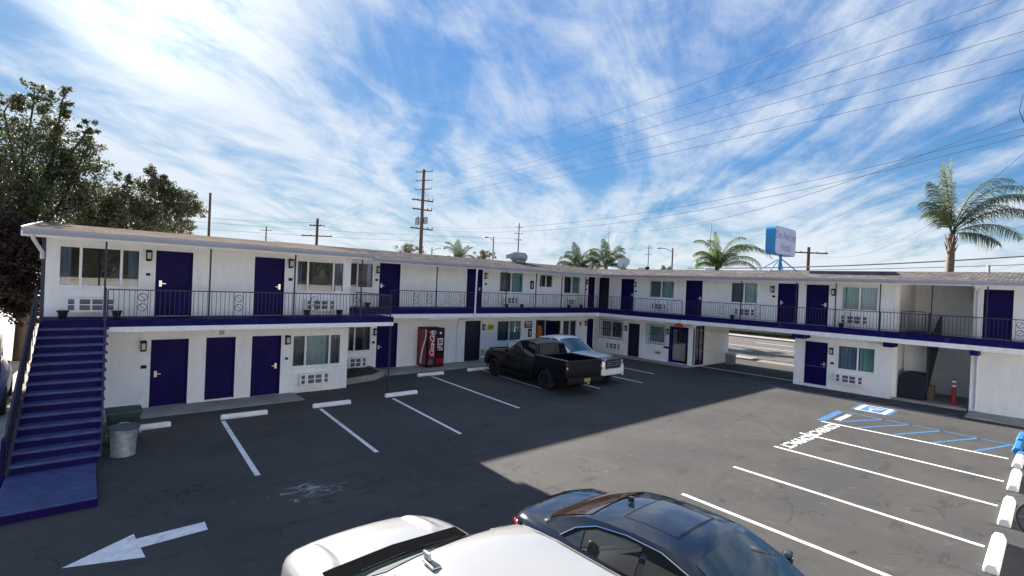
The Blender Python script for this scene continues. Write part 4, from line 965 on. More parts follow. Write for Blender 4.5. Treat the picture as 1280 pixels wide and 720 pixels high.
MB().box(-.03, .03, -.06, .06, .60, .63).build('hinge', yellow, wf)
bs = thing('beige_marker', 'small beige post leaning beside the dark ground floor door', 'marker', (16.92, 20.95, .05))
MB().lathe([(0, 0), (.16, 0), (.16, .05), (.12, .06), (.10, .55), (.085, .62), (0, .63)], (0, 0, 0), 'z', 14).build('post', beige, bs, smooth=40)
MB().lathe([(.118, .2), (.122, .2), (.118, .3), (.112, .3)], (0, 0, 0), 'z', 14).build('band', white, bs)
oc = thing('orange_bag', 'orange rounded bag hanging in the open dark doorway', 'bag', (21.62, 21.55, .95))
MB().lathe([(0, 0), (.16, .05), (.21, .3), (.20, .55), (.13, .78), (.04, .86), (0, .87)], (0, 0, 0), 'z', 14).build('bag', orange, oc, smooth=60)
MB().tube([(0, 0, .86), (0, .02, 1.1)], .012, 5).build('strap', black, oc)
# open doorway leaf
part(MB().box(21.96, 22.0, 20.60, 21.30, .06, 2.1), 'door', navy)

# delineator, covered bin in the stairwell, concrete bollard of the passage
dl = thing('traffic_delineator', 'red delineator post with white bands in the stairwell', 'delineator', (27.2, 3.35, .10))
MB().lathe([(0, 0), (.20, 0), (.20, .05), (.08, .07), (.065, .95), (.05, 1.02), (0, 1.03)], (0, 0, 0), 'z', 16).build('post', mat('red_orange_plastic', (.36, .02, .025), .5), dl, smooth=40)
for z in (.68, .86): MB().lathe([(.071, z), (.076, z), (.074, z+.09), (.069, z+.09)], (0, 0, 0), 'z', 16).build('white_band', white, dl)
cb = thing('covered_bin', 'dark navy covered bin with sloped top in the stairwell', 'bin', (27.2, 4.72, .10))
MB().prism([(-.45, -.52, 0), (-.45, .36, 0), (-.45, .36, .80), (-.45, .18, 1.08), (-.45, -.46, 1.08), (-.45, -.52, .9)], (.9, 0, 0)).build('body', mat('navy_cover', (.006, .005, .022), .7), cb, bevel=.03)
MB().box(-.46, .46, -.50, .34, .0, .05).build('base', black, cb)
MB().box(-.10, .28, -.75, -.54, 0, .62).build('cardboard', mat('cardboard', (.14, .09, .06), .9), cb)
bo = thing('stone_pier', 'low stone pier at the far corner of the office passage', 'pier', (29.9, 13.75, 0))
MB().box(-.22, .22, -.22, .22, 0, .58).build('shaft', mat('pier_stone', (.30, .28, .25), .9, var=.3, vscale=5, bump=.5), bo, bevel=.02)
MB().box(-.27, .27, -.27, .27, .58, .64).build('cap', conc_light, bo, bevel=.015)

# bicycle at the right edge
bk = thing('bicycle', 'black bicycle standing at the right edge behind the white wheel stops', 'bicycle', (13.1, -0.21, 0), R(-90))
def bwheel(x):
    w = MB(); n = 26
    w.tube([(x+.33*math.cos(2*math.pi*i/n), 0, .36+.33*math.sin(2*math.pi*i/n)) for i in range(n)], .026, 8, closed=True)
    o = w.build('wheel', rubber, bk, smooth=60)
    s = MB()
    for i in range(12):
        a = 2*math.pi*i/12; s.tube([(x, 0, .36), (x+.31*math.cos(a), 0, .36+.31*math.sin(a))], .003, 4, cap=False)
    s.build('spokes', greymetal, o)
bwheel(-.55); bwheel(.55)
m = MB()
for a, b in (((-.55, 0, .36), (-.36, 0, .95)), ((-.40, 0, .82), (.12, 0, .80)), ((-.40, 0, .75), (0.0, 0, .33)), ((0, 0, .33), (.16, 0, .92)), ((0, 0, .33), (.55, 0, .36)), ((.12, 0, .78), (.55, 0, .36))):
    m.tube([a, b], .018, 6)
m.build('frame', black, bk, smooth=60)
MB().tube([(-.42, -.28, 1.0), (-.36, -.12, 1.02), (-.36, .12, 1.02), (-.42, .28, 1.0)], .014, 6).build('handlebar', black, bk)
MB().box(.06, .30, -.07, .07, .92, .97).build('saddle', black, bk, bevel=.02)

# things on the roof
def dish(p, label, r, az, el, m=dishm):
    t = thing('satellite_dish', label, 'satellite dish', p)
    d = Vector((math.cos(az)*math.cos(el), math.sin(az)*math.cos(el), math.sin(el)))
    mb = MB().lathe([(r*math.sin(a), -r*.55*math.cos(a)) for a in [R(x) for x in range(0, 91, 10)]], (0, 0, 0), 'z', 24)
    o = mb.build('reflector', m, t, smooth=60); q = d.to_track_quat('Z', 'Y'); o.rotation_mode = 'QUATERNION'; o.rotation_quaternion = q; o.location = (0, 0, .48)
    MB().tube([(0, 0, 0), (0, 0, .3), tuple(Vector((0, 0, .48))-d*r*.5)], .025, 6).build('mast', greymetal, t)
    e = Vector((0, 0, .48))
    MB().tube([tuple(e-d*r*.4+Vector((0, 0, -r*.6))), tuple(e+d*r*.9)], .012, 5).build('feed_arm', greymetal, t)
dish((28.55, 20.7, 5.48), 'white round satellite dish on the roof over the inner corner', .42, R(200), R(35))
rv = thing('rooftop_air_conditioner', 'grey rooftop ventilator drum on the back wing ridge', 'roof vent', (21.5, 23.45, 5.55))
MB().lathe([(0, -.5), (.26, -.5), (.30, -.42), (.30, .42), (.26, .5), (0, .5)], (0, 0, .32), 'x', 20).build('drum', galv, rv, smooth=40)
MB().box(-.95, -.45, -.16, .16, .18, .46).build('duct', galv, rv, bevel=.03)
MB().box(-.4, .4, -.2, .2, 0, .1).build('base', greymetal, rv)
for p, l in (((28.6, 19.2, 5.5), 'small white roof vent near the satellite dish'), ((28.6, 14.55, 5.5), 'small white roof vent in front of the green palm'), ((28.6, 2.62, 5.5), 'thin grey roof pipe at the right')):
    t = thing('roof_vent', l, 'roof vent', p)
    if 'pipe' in l:
        MB().tube([(0, 0, -.1), (0, 0, .28)], .05, 8).build('pipe', greymetal, t); MB().lathe([(0, .30), (.075, .28), (.075, .25)], (0, 0, 0), 'z', 10).build('cap', greymetal, t)
    else:
        MB().box(-.2, .2, -.3, .3, -.1, .15).build('housing', white, t, bevel=.03); MB().box(-.12, .12, -.42, -.301, .02, .18).build('hood', black, t)

# box sign standing on the roof ridge
ps = thing('roof_sign', 'blue box sign on a blue braced post standing on the right roof', 'sign', (28.8, 10.82, 5.45))
def rrect(w, h, r, n=5):
    out = []
    for cx, cz, a0 in ((w/2-r, h/2-r, 0), (-w/2+r, h/2-r, 90), (-w/2+r, -h/2+r, 180), (w/2-r, -h/2+r, 270)):
        for i in range(n+1): a = R(a0+90*i/n); out.append((cx+r*math.cos(a), cz+r*math.sin(a)))
    return out
SZ = 1.58; SW, SH, SD = 2.8, 1.44, 0.48
MB().prism([(x, -SD/2, SZ+z) for x, z in rrect(SW, SH, .24)], (0, SD, 0)).build('cabinet', blueteal, ps, smooth=30)
for s_ in (-1, 1):
    MB().prism([(x, s_*(SD/2+.001), SZ+z) for x, z in rrect(SW-.07, SH-.07, .22)], (0, s_*.011, 0)).build('face', signface, ps)
for txt, zz, sz in (('Del Aire Inn', .27, .58), ('Hotel', -.31, .60)):
    obj('lettering', text_mesh(txt, sz, signletter, extrude=.002, offset=.004, spacing=.95), ps, loc=(0, -SD/2-.016, SZ+zz), rot=(math.pi/2, 0, 0))
MB().tube([(0, 0, -.15), (0, 0, SZ-SH/2)], .085, 10).build('post', blueteal, ps, smooth=50)
for e in ((-.1, 1.35, -.12), (.1, -1.0, -.12), (-.9, .35, -.25), (.9, .1, -.25)):
    MB().tube([(0, 0, .72), e], .03, 6).build('brace', blueteal if e[0] > -.5 else greymetal, ps, smooth=50)

# ------------------------------------------------------------------ vehicles (nose towards local +y)
def loft_body(st, W, top, sh, bot, arches, name, m, parent, cuts=()):
    """lower body: rings along y with wheel openings; tables give half width, deck height, shoulder height and sill"""
    ys = set(st)
    for yc, zc, r in arches:
        for k in range(0, 13): ys.add(round(yc+r*math.cos(math.pi*k/12), 4))
        ys.add(round(yc-r-.012, 4)); ys.add(round(yc+r+.012, 4))
    ys = sorted(ys); rows = []
    for y in ys:
        w = smooth_tab(W, y); t = smooth_tab(top, y); s = min(smooth_tab(sh, y), t-.01); b = lerp_tab(bot, y)
        for yc, zc, r in arches:
            if abs(y-yc) <= r+1e-6: b = max(b, zc+math.sqrt(max(0, r*r-(y-yc)**2)))
        b = min(b, s-.03); half = [(0.0, b), (w*.86, b), (w*.955, b)]
        for k in (.12, .35, .6, .85, 1.0):
            z = b+(s-b)*k; zr = (z-.3)/max(.1, s-.3)
            half.append((w*(.965+.035*math.sin(math.pi*min(1, max(0, zr*.9)))) if k < 1 else w*.972, z))
        half += [(w*.935, s+(t-s)*.42), (w*.84, s+(t-s)*.68), (w*.62, s+(t-s)*.86), (w*.32, s+(t-s)*.965), (0.0, t)]
        ring = [(-x, y, z) for x, z in reversed(half[1:])]
        rows.append([(x, y, z) for x, z in half]+[(-x, y, z) for x, z in reversed(half[1:-1])])
    mb = MB(); n = len(rows[0])
    for r in rows: mb.v += r
    for i in range(len(rows)-1):
        for j in range(n): mb.f.append((i*n+j, i*n+(j+1) % n, (i+1)*n+(j+1) % n, (i+1)*n+j))
    mb.f.append(tuple(range(n))); mb.f.append(tuple(range(len(rows)*n-1, (len(rows)-1)*n-1, -1)))
    return mb.build(name, m, parent, smooth=38)
class Cabin:
    """greenhouse; top(y) is the roof/screen outline, sides lean in with height"""
    def __init__(s, z0, W, tumble, top, crown=.05): s.z0, s.W, s.tb, s.top, s.crown = z0, W, tumble, top, crown
    def x(s, y, z): return smooth_tab(s.W, y)-s.tb*(z-s.z0)
    def pt(s, u, y, off=0.0):
        t = max(lerp_tab(s.top, y), s.z0+.002); xe = s.x(y, t)
        return Vector((u*xe, y, t-s.crown*(abs(u)**2.4)+off))
    def build(s, name, m, parent, ys):
        rows = []
        us = (-1, -.985, -.95, -.85, -.6, -.3, 0, .3, .6, .85, .95, .985, 1)
        for y in ys:
            t = max(lerp_tab(s.top, y), s.z0+.002); r = [(-s.x(y, s.z0)-.0, y, s.z0-.06)]
            tt = max(s.z0, t-s.crown)
            r += [(-s.x(y, s.z0+(tt-s.z0)*k), y, s.z0+(tt-s.z0)*k) for k in (0, .33, .66)]
            r += [tuple(s.pt(u, y)) if t-s.crown*abs(u)**2.4 >= s.z0-.06 else (u*s.x(y, t), y, max(s.z0-.06, t-s.crown*abs(u)**2.4)) for u in us]
            r += [(s.x(y, s.z0+(tt-s.z0)*k), y, s.z0+(tt-s.z0)*k) for k in (.66, .33, 0)]
            r += [(s.x(y, s.z0), y, s.z0-.06)]
            rows.append(r)
        mb = MB().grid(rows); n = len(rows[0])
        mb.f.append(tuple(range(n))); mb.f.append(tuple(range(len(rows)*n-1, (len(rows)-1)*n-1, -1)))
        return mb.build(name, m, parent, smooth=32)
    def patch(s, name, m, parent, u0, u1, ya, yb, off=.006, nu=10, ny=6, round_=0.0):
        rows = []
        for i in range(ny+1):
            y = ya+(yb-ya)*i/ny; e = 1-round_*(1-min(1, 4*min(i, ny-i)/ny))**2
            rows.append([tuple(s.pt((u0+u1)/2+(u0+(u1-u0)*j/nu-(u0+u1)/2)*e, y, off)) for j in range(nu+1)])
        return MB().grid(rows).build(name, m, parent, smooth=60)
    def side(s, name, m, parent, poly, sgn, off=.006):
        return MB().poly([(sgn*(s.x(y, z)+off), y, z) for y, z in poly]).build(name, m, parent)
def wheel(parent, x, y, r, w, sgn, rimm, spokes=5):
    t = MB().lathe([(r*.66, -w*.5), (r*.90, -w*.5), (r*.985, -w*.38), (r, -w*.15), (r, w*.15), (r*.985, w*.38), (r*.90, w*.5), (r*.66, w*.5), (r*.62, w*.2), (r*.62, -w*.2), (r*.66, -w*.5)], (x, y, r), 'x', 32)
    o = t.build('wheel', rubber, parent, smooth=40)
    m = MB().lathe([(r*.67, sgn*w*.46), (r*.60, sgn*w*.44), (r*.58, sgn*w*.10), (0.0, sgn*w*.06)], (x, y, r), 'x', 32)
    m.build('rim', rimm, o, smooth=40)
    k = MB()
    for i in range(spokes):
        a = 2*math.pi*i/spokes+.3; d = Vector((0, math.cos(a), math.sin(a))); q = Vector((0, -math.sin(a), math.cos(a)))
        c = Vector((x+sgn*w*.34, y, r)); hw = r*.11
        k.prism([c+q*hw, c-q*hw, c+d*r*.62-q*hw*.7+Vector((sgn*w*.05, 0, 0)), c+d*r*.62+q*hw*.7+Vector((sgn*w*.05, 0, 0))], (sgn*.03, 0, 0))
    k.lathe([(0, sgn*w*.42), (r*.16, sgn*w*.42), (r*.18, sgn*w*.30)], (x, y, r), 'x', 14)
    k.build('spokes', rimm, o)
def mirror(parent, x, y, z, sgn, m):
    o = MB().prism([(sgn*x, y, z), (sgn*(x+.22), y-.04, z+.02), (sgn*(x+.23), y-.06, z+.15), (sgn*(x+.05), y, z+.16)], (0, .10, 0)).build('mirror', m, parent, bevel=.03)
    MB().poly([(sgn*(x+.05), y-.045, z+.03), (sgn*(x+.20), y-.065, z+.035), (sgn*(x+.20), y-.065, z+.13), (sgn*(x+.06), y-.045, z+.14)]).build('mirror_glass', carglass, o)
rim_dark = mat('dark_alloy', (.10, .10, .11), .35, metal=.9); rim_silver = mat('silver_alloy', (.45, .45, .46), .3, metal=.9)

# --- black sedan, front towards the camera's building
def black_sedan():
    t = thing('parked_sedan', 'glossy black sedan with sunroof beside the white car in front', 'car', (5.64, 2.97, 0), math.pi)
    L = 2.28; wh = ((1.42, .33, .40), (-1.36, .33, .40))
    ys = [-2.28, -2.25, -2.18, -2.05, -1.9, -1.6, -1.2, -.8, -.4, 0, .4, .8, 1.05, 1.3, 1.7, 1.95, 2.1, 2.2, 2.26, 2.28]
    loft_body(ys, [(-2.28, .70), (-2.2, .80), (-2.0, .865), (-1.5, .90), (0, .91), (1.5, .895), (1.95, .83), (2.15, .72), (2.28, .52)],
              [(-2.28, .80), (-2.24, 1.0), (-2.15, 1.045), (-1.9, 1.06), (-1.4, 1.06), (0, .98), (1.0, .985), (1.5, .93), (1.9, .84), (2.15, .72), (2.28, .55)],
              [(-2.28, .72), (-2.1, .90), (-1.6, .93), (0, .90), (1.2, .86), (1.8, .74), (2.2, .58), (2.28, .48)], [(-2.28, .34), (-1.9, .22), (1.9, .2), (2.28, .28)], wh, 'body', p_black, t)
    c = Cabin(.93, [(-1.9, .70), (-1.3, .81), (-.5, .85), (.6, .84), (1.2, .74)], .40, [(-1.98, .93), (-1.74, 1.075), (-1.4, 1.235), (-1.05, 1.36), (-.75, 1.40), (-.35, 1.425), (.05, 1.42), (.35, 1.385), (.75, 1.21), (1.25, .93)], .055)
    c.build('cabin', p_black, t, [-1.98, -1.86, -1.74, -1.57, -1.4, -1.22, -1.05, -.9, -.75, -.55, -.35, -.15, .05, .2, .35, .55, .75, 1.0, 1.25])
    rw = c.patch('rear_window', mat('rear_screen', (.030, .018, .012), .06, spec=.8, coat=.6), t, -.93, .93, -1.73, -1.0, .008, ny=8, round_=.05)  # brown reflection put into the rear glass colour
    c.patch('windscreen', carglass_w, t, -.92, .92, .40, 1.18, .008, ny=8)
    sr = c.patch('sunroof', p_black, t, -.60, .60, -.62, .06, .004)
    seam = MB()
    ring = [c.pt(u, y, .006) for u, y in [(-.62+1.24*i/8, .08) for i in range(9)]+[(.62, .08-.72*i/6) for i in range(1, 7)]+[(.62-1.24*i/8, -.64) for i in range(1, 9)]+[(-.62, -.64+.72*i/6) for i in range(1, 6)]]
    seam.tube(ring, .0035, 4, closed=True); seam.build('seal', black, sr)
    for s in (-1, 1):
        fr = [(-1.33, 1.01), (-1.10, 1.16), (-.82, 1.275), (-.4, 1.325), (.05, 1.315), (.42, 1.22), (.98, .985), (-1.2, .965)]
        w = c.side('side_glass_surround', black, t, fr, s, .004)
        c.side('side_window', carglass, t, [(-1.24, 1.01), (-1.06, 1.14), (-.98, 1.18), (-.98, .99), (-1.18, .985)], s, .009)
        c.side('side_window', carglass, t, [(-.95, 1.195), (-.8, 1.255), (-.4, 1.30), (-.18, 1.30), (-.20, .985), (-.95, .985)], s, .009)
        c.side('side_window', carglass, t, [(-.10, 1.30), (.05, 1.292), (.40, 1.20), (.90, .99), (-.12, .985)], s, .009)
        MB().tube([(s*(c.x(y, z)+.008), y, z) for y, z in ((-1.33, 1.005), (-1.12, 1.165), (-.82, 1.285), (-.4, 1.335), (.05, 1.325), (.42, 1.23))], .008, 5).build('window_trim', chrome, t)
        mirror(t, .84, .72, .94, s, p_black)
        MB().box(*sorted((s*.905, s*.925)), -1.02, -.84, .80, .825).build('door_handle', p_black, t, bevel=.008)
        MB().box(*sorted((s*.905, s*.925)), .02, .20, .79, .815).build('door_handle', p_black, t, bevel=.008)
        for y in (-.17, .95): MB().box(*sorted((s*.899, s*.912)), y-.004, y+.004, .28, .90).build('door_seam', black, t)
        MB().prism([(s*.80, -2.21, .72), (s*.50, -2.262, .74), (s*.50, -2.25, .90), (s*.79, -2.17, .90), (s*.872, -1.98, .88), (s*.878, -1.98, .80)], (0, -.02, 0)).build('tail_light', lightred, t, bevel=.01)
        MB().prism([(s*.66, 2.16, .58), (s*.36, 2.24, .58), (s*.38, 2.18, .68), (s*.76, 2.0, .72), (s*.80, 2.0, .66)], (0, .02, .0)).build('headlight', headl, t)
        for y in (1.42, -1.36): wheel(t, s*.79, y, .33, .23, s, rim_dark)
    MB().tube([(-.55, -1.72, 1.075), (-.3, -2.05, 1.068), (-.15, -2.15, 1.06)], .003, 4).build('boot_seam', black, t)
    MB().prism([(-.03, -.86, 1.40), (.03, -.86, 1.40), (.012, -.78, 1.40)], (0, 0, .06)).build('antenna', p_black, t)
    MB().box(-.26, .26, -2.30, -2.285, .58, .70).build('licence_plate', white, t)
black_sedan()

# --- white car below the camera, nose towards the motel
def white_suv():
    t = thing('parked_van', 'white car with sculpted bonnet and long plain roof at the bottom edge', 'car', (2.86, 3.62, 0), 0)
    wh = ((1.42, .36, .43), (-1.45, .36, .43))
    ys = [-2.4, -2.36, -2.25, -1.9, -1.2, -.5, .3, .9, 1.2, 1.4, 1.6, 1.8, 2.0, 2.15, 2.28, 2.36, 2.42, 2.47, 2.51, 2.53]
    loft_body(ys, [(-2.4, .86), (-2.2, .93), (-1.5, .97), (0, .98), (1.4, .99), (1.8, .975), (2.1, .93), (2.3, .84), (2.45, .66), (2.53, .46)],
              [(-2.4, 1.0), (0, 1.08), (1.2, 1.185), (1.5, 1.18), (1.8, 1.155), (2.1, 1.105), (2.28, 1.05), (2.4, .98), (2.48, .88), (2.53, .72)],
              [(-2.4, .95), (0, 1.02), (1.2, 1.09), (1.6, 1.06), (2.0, .99), (2.3, .88), (2.45, .76), (2.53, .60)], [(-2.4, .3), (2.0, .24), (2.45, .32)], wh, 'body', p_white, t)
    for u in (-.60, .60):
        w = abs(u); rows = []
        for i in range(13):
            y = 1.36+.80*i/12; tp = smooth_tab([(1.2, 1.185), (1.5, 1.18), (1.8, 1.155), (2.1, 1.105), (2.28, 1.05)], y); sh_ = smooth_tab([(1.2, 1.09), (1.6, 1.06), (2.0, .99), (2.3, .88)], y)
            zz = tp-(tp-sh_)*(.035 if w < .4 else .14); x = u*(1.0+.05*(1-i/12)); hgt = .045*math.sin(math.pi*i/12)**.6 if i not in (0, 12) else 0
            rows.append([(x-.10, y, zz-.012), (x-.02, y, zz+hgt*.9), (x+.015, y, zz+hgt), (x+.05, y, zz+hgt*.45), (x+.13, y, zz-.012)])
        MB().grid(rows).build('bonnet_ridge', p_white, t, smooth=70)
    c = Cabin(1.06, [(-2.3, .88), (-1.5, .93), (.5, .93), (1.25, .86)], .26, [(-2.38, 1.06), (-2.2, 1.5), (-2.05, 1.72), (-1.2, 1.80), (-.4, 1.815), (0.0, 1.785), (.18, 1.735), (.7, 1.44), (1.24, 1.13)], .06)
    c.build('cabin', p_white, t, [-2.38, -2.3, -2.2, -2.05, -1.6, -1.2, -.8, -.4, -.2, 0, .1, .18, .45, .7, 1.0, 1.24])
    c.patch('windscreen', carglass_w, t, -.95, .95, .19, 1.16, .010, ny=8)
    c.patch('cowl', matteblack, t, -1.0, 1.0, 1.06, 1.235, .016, ny=3)
    MB().prism([(-.82, 1.08, 1.188), (.82, 1.08, 1.188), (.80, 1.30, 1.200), (0, 1.36, 1.205), (-.80, 1.30, 1.200)], (0, 0, .012)).build('bonnet_gap', matteblack, t)
    for x0 in (-.62, .12): MB().tube([c.pt((x0+.62)/.9, 1.06, .024), c.pt(x0/.9, .92, .026)], .009, 5).build('wiper', black, t)
    for s in (-1, 1):
        c.side('side_window', carglass, t, [(-2.0, 1.62), (-1.0, 1.68), (.02, 1.68), (.25, 1.58), (.95, 1.13), (-2.0, 1.13)], s, .007)
        MB().tube([tuple(c.pt(s*.955, y, .004)) for y in (-2.0, -1.5, -1.0, -.5, -.2, 0.05)], .011, 5).build('roof_channel', mat('roof_channel_grey', (.09, .09, .09), .6), t)
        mirror(t, .93, .78, 1.12, s, p_white)
        MB().prism([(s*.80, 2.06, .72), (s*.55, 2.28, .72), (s*.55, 2.22, .88), (s*.84, 1.95, .92)], (0, .03, 0)).build('headlight', headl, t)
        for y in (1.42, -1.45): wheel(t, s*.84, y, .36, .24, s, rim_silver)
    a = MB().prism([(-.045, -.10, 0), (.045, -.10, 0), (.03, .09, 0), (-.03, .09, 0)], (0, 0, .03)).build('antenna', mat('antenna_chrome', (.25, .25, .25), .25, metal=1), t, bevel=.012)
    a.location = tuple(c.pt(-.62, -.08, .0)); MB().prism([(-.012, .00, .035), (.012, .00, .035), (.012, .085, .035), (-.012, .085, .035)], (0, 0.02, .05)).build('antenna_fin', greymetal, a)
    MB().box(-.35, .35, 2.40, 2.46, .50, .66).build('grille', black, t)
white_suv()

def pickup(name, label, xy, rz, paint, dark, front):
    t = thing(name, label, 'pickup truck', (*xy, 0), rz)
    wy = (1.86, -1.62); R_ = .40; wh = tuple((y, R_, .49) for y in wy)
    rimm = rim_dark if dark else rim_silver
    # front end and cab lower body
    ys = [-.95, -.6, 0, .5, .9, 1.1, 1.3, 1.7, 2.1, 2.4, 2.55, 2.68, 2.76, 2.82, 2.85]
    loft_body(ys, [(-.95, .985), (1.2, .99), (2.0, .98), (2.4, .96), (2.7, .92), (2.85, .84)],
              [(-.95, 1.20), (.9, 1.22), (1.1, 1.25), (1.5, 1.245), (2.1, 1.20), (2.5, 1.14), (2.7, 1.07), (2.80, .98), (2.85, .86)],
              [(-.95, 1.08), (1.1, 1.08), (2.2, 1.04), (2.6, .98), (2.85, .80)], [(-.95, .42), (1.3, .42), (2.3, .45), (2.85, .42)], wh[:1], 'body', paint, t)
    c = Cabin(1.16, [(-1.0, .93), (.4, .93), (1.15, .86)], .27, [(-.95, 1.16), (-.93, 1.4), (-.84, 1.76), (-.70, 1.815), (-.2, 1.85), (.15, 1.835), (.34, 1.78), (.75, 1.50), (1.22, 1.18)], .05)
    c.build('cabin', paint, t, [-.95, -.93, -.84, -.77, -.70, -.5, -.2, 0, .15, .25, .34, .55, .75, 1.0, 1.22])
    c.patch('windscreen', carglass_w if not dark else carglass, t, -.92, .92, .37, 1.15, .008, ny=8)
    # rear window lies almost upright
    MB().poly([(-.72, -.975, 1.22), (.72, -.975, 1.22), (.66, -.90, 1.70), (-.66, -.90, 1.70)]).build('rear_window', carglass, t)
    for s in (-1, 1):
        for poly in ([(-.84, 1.68), (-.14, 1.74), (-.12, 1.20), (-.86, 1.20)], [(-.05, 1.74), (.15, 1.735), (.30, 1.69), (.66, 1.45), (.98, 1.21), (-.05, 1.20)]):
            w = c.side('side_window', carglass, t, poly, s, .007)
        MB().tube([(s*(c.x(y, z)+.008), y, z) for y, z in ((-.86, 1.185), (.98, 1.195))], .008, 4).build('belt_trim', black if dark else greymetal, t)
        mirror(t, .93, .82, 1.18, s, black if not dark else paint)
        for y in (-.10, .95): MB().box(*sorted((s*.978, s*.995)), y-.005, y+.005, .48, 1.12).build('door_seam', black, t)
        for y in (-.70, .02): MB().box(*sorted((s*.985, s*1.005)), y, y+.18, 1.0, 1.03).build('door_handle', black if dark else chrome, t, bevel=.008)
        for y in wy: wheel(t, s*.86, y, R_, .27, s, rimm, 6)
        # wheel lips
        for y in wy:
            MB().tube([(s*.985, y+.505*math.cos(a), R_+.505*math.sin(a)) for a in [R(x) for x in range(-5, 186, 10)]], .024, 5).build('wheel_arch_trim', black if dark else paint, t, smooth=60)
        MB().tube([(s*.93, -.85, .36), (s*.96, 0, .36), (s*.93, 1.2, .36)], .035, 6).build('running_board', black if dark else chrome, t)
    # open bed: sides with wheel opening, floor, front wall, tailgate
    for s in (-1, 1):
        arc = [(-1.62+.49*math.cos(a), R_+.49*math.sin(a)) for a in [R(x) for x in range(0, 181, 15)]]
        prof = [(-2.84, .52), (-2.84, 1.30), (-1.01, 1.32), (-1.01, .44), (-1.13, .44)] + arc + [(-2.11, .48)]
        MB().prism([(s*.975, y, z) for y, z in prof], (-s*.07, 0, 0)).build('bed_side', paint, t, bevel=.018)
        MB().box(*sorted((s*.89, s*.99)), -2.84, -1.02, 1.312, 1.34).build('bed_rail', mat('bed_rail_highlight', (.16, .16, .17), .45) if dark else greymetal, t, bevel=.01)  # on the black truck the grey paints the highlight along the rail
    MB().box(-.90, .90, -2.78, -1.02, .62, .70).build('bed_floor', black, t)
    MB().box(-.90, .90, -1.06, -1.01, .70, 1.30).build('bed_front', paint, t)
    tg = MB().box(-.90, .90, -2.86, -2.79, .62, 1.31).build('tailgate', paint, t, bevel=.02)
    MB().box(-.12, .12, -2.875, -2.861, 1.14, 1.20).build('handle', black, tg)
    for s in (-1, 1):
        l = MB().box(*sorted((s*.905, s*.985)), -2.875, -2.80, .86, 1.24).build('tail_light', lightred if not dark else mat('smoked_red_lens', (.10, .006, .006), .15, coat=.8), t, bevel=.012)
        MB().box(*sorted((s*.912, s*.978)), -2.884, -2.876, 1.00, 1.08).build('reverse_lens', headl, l)
    rb = MB().box(-.96, .96, -3.02, -2.88, .48, .66).build('rear_bumper', black if dark else chrome, t, bevel=.03)
    MB().box(-.16, .16, -3.035, -3.022, .50, .64).build('licence_plate', plate_y, rb)
    MB().box(-.05, .05, -3.12, -3.02, .42, .48).build('tow_hitch', greymetal, t)
    MB().box(-.80, .80, -2.7, 2.4, .38, .46).build('chassis', black, t)
    # front
    fb = MB().prism([(-.94, 2.72, .48), (-.6, 2.95, .46), (.6, 2.95, .46), (.94, 2.72, .48), (.94, 2.55, .48), (-.94, 2.55, .48)], (0, 0, .24)).build('front_bumper', black if dark else p_silver, t, bevel=.03)
    for s in (-1, 1):
        MB().lathe([(0, 0), (.07, 0), (.075, -.03)], (s*.72, 2.90, .42), 'y', 12).build('fog_lamp', headl, t)
        MB().prism([(s*.90, 2.74, .80), (s*.60, 2.885, .80), (s*.60, 2.865, 1.03), (s*.90, 2.72, 1.05)], (0, .03, 0)).build('headlight', headl, t, bevel=.012)
    gs = MB().prism([(x, 2.80, .92+z) for x, z in rrect(1.12, .42, .10)], (0, .085, 0)).build('grille_surround', chrome if not dark else paint, t)
    MB().prism([(x, 2.886, .92+z) for x, z in rrect(.98, .31, .07)], (0, .012, 0)).build('grille', black, gs)
    if not dark:
        e = MB().prism([(.115*math.cos(R(a)), 2.90, .92+.055*math.sin(R(a))) for a in range(0, 360, 20)], (0, .012, 0)).build('oval_emblem', mat('emblem_blue', (.02, .06, .25), .2), gs)
        for zz in (.835, .92, 1.005): MB().box(-.47, .47, 2.899, 2.904, zz-.012, zz+.012).build('grille_bar', greymetal, gs)
        MB().box(-.15, .15, 2.955, 2.962, .50, .63).build('licence_plate', white, fb)
        MB().prism([(-.80, 2.50, 1.142), (.80, 2.50, 1.142), (.74, 2.78, 1.055), (-.74, 2.78, 1.055)], (0, 0.02, .03)).build('bonnet_deflector', mat('smoked_red_acrylic', (.07, .02, .02), .15, coat=.5), t, bevel=.01)
    else:
        MB().box(-.55, .55, -2.868, -2.861, .90, 1.02).build('tailgate_badge', black, tg)
    return t
pickup('parked_pickup', 'black crew cab pickup with open bed parked nose to the wall', (15.78, 15.74), R(-4.5), p_ram, True, False)
pickup('parked_pickup', 'white pickup with chrome grille facing the lot beside the black pickup', (18.12, 16.36), math.pi+R(1), p_silver, False, True)

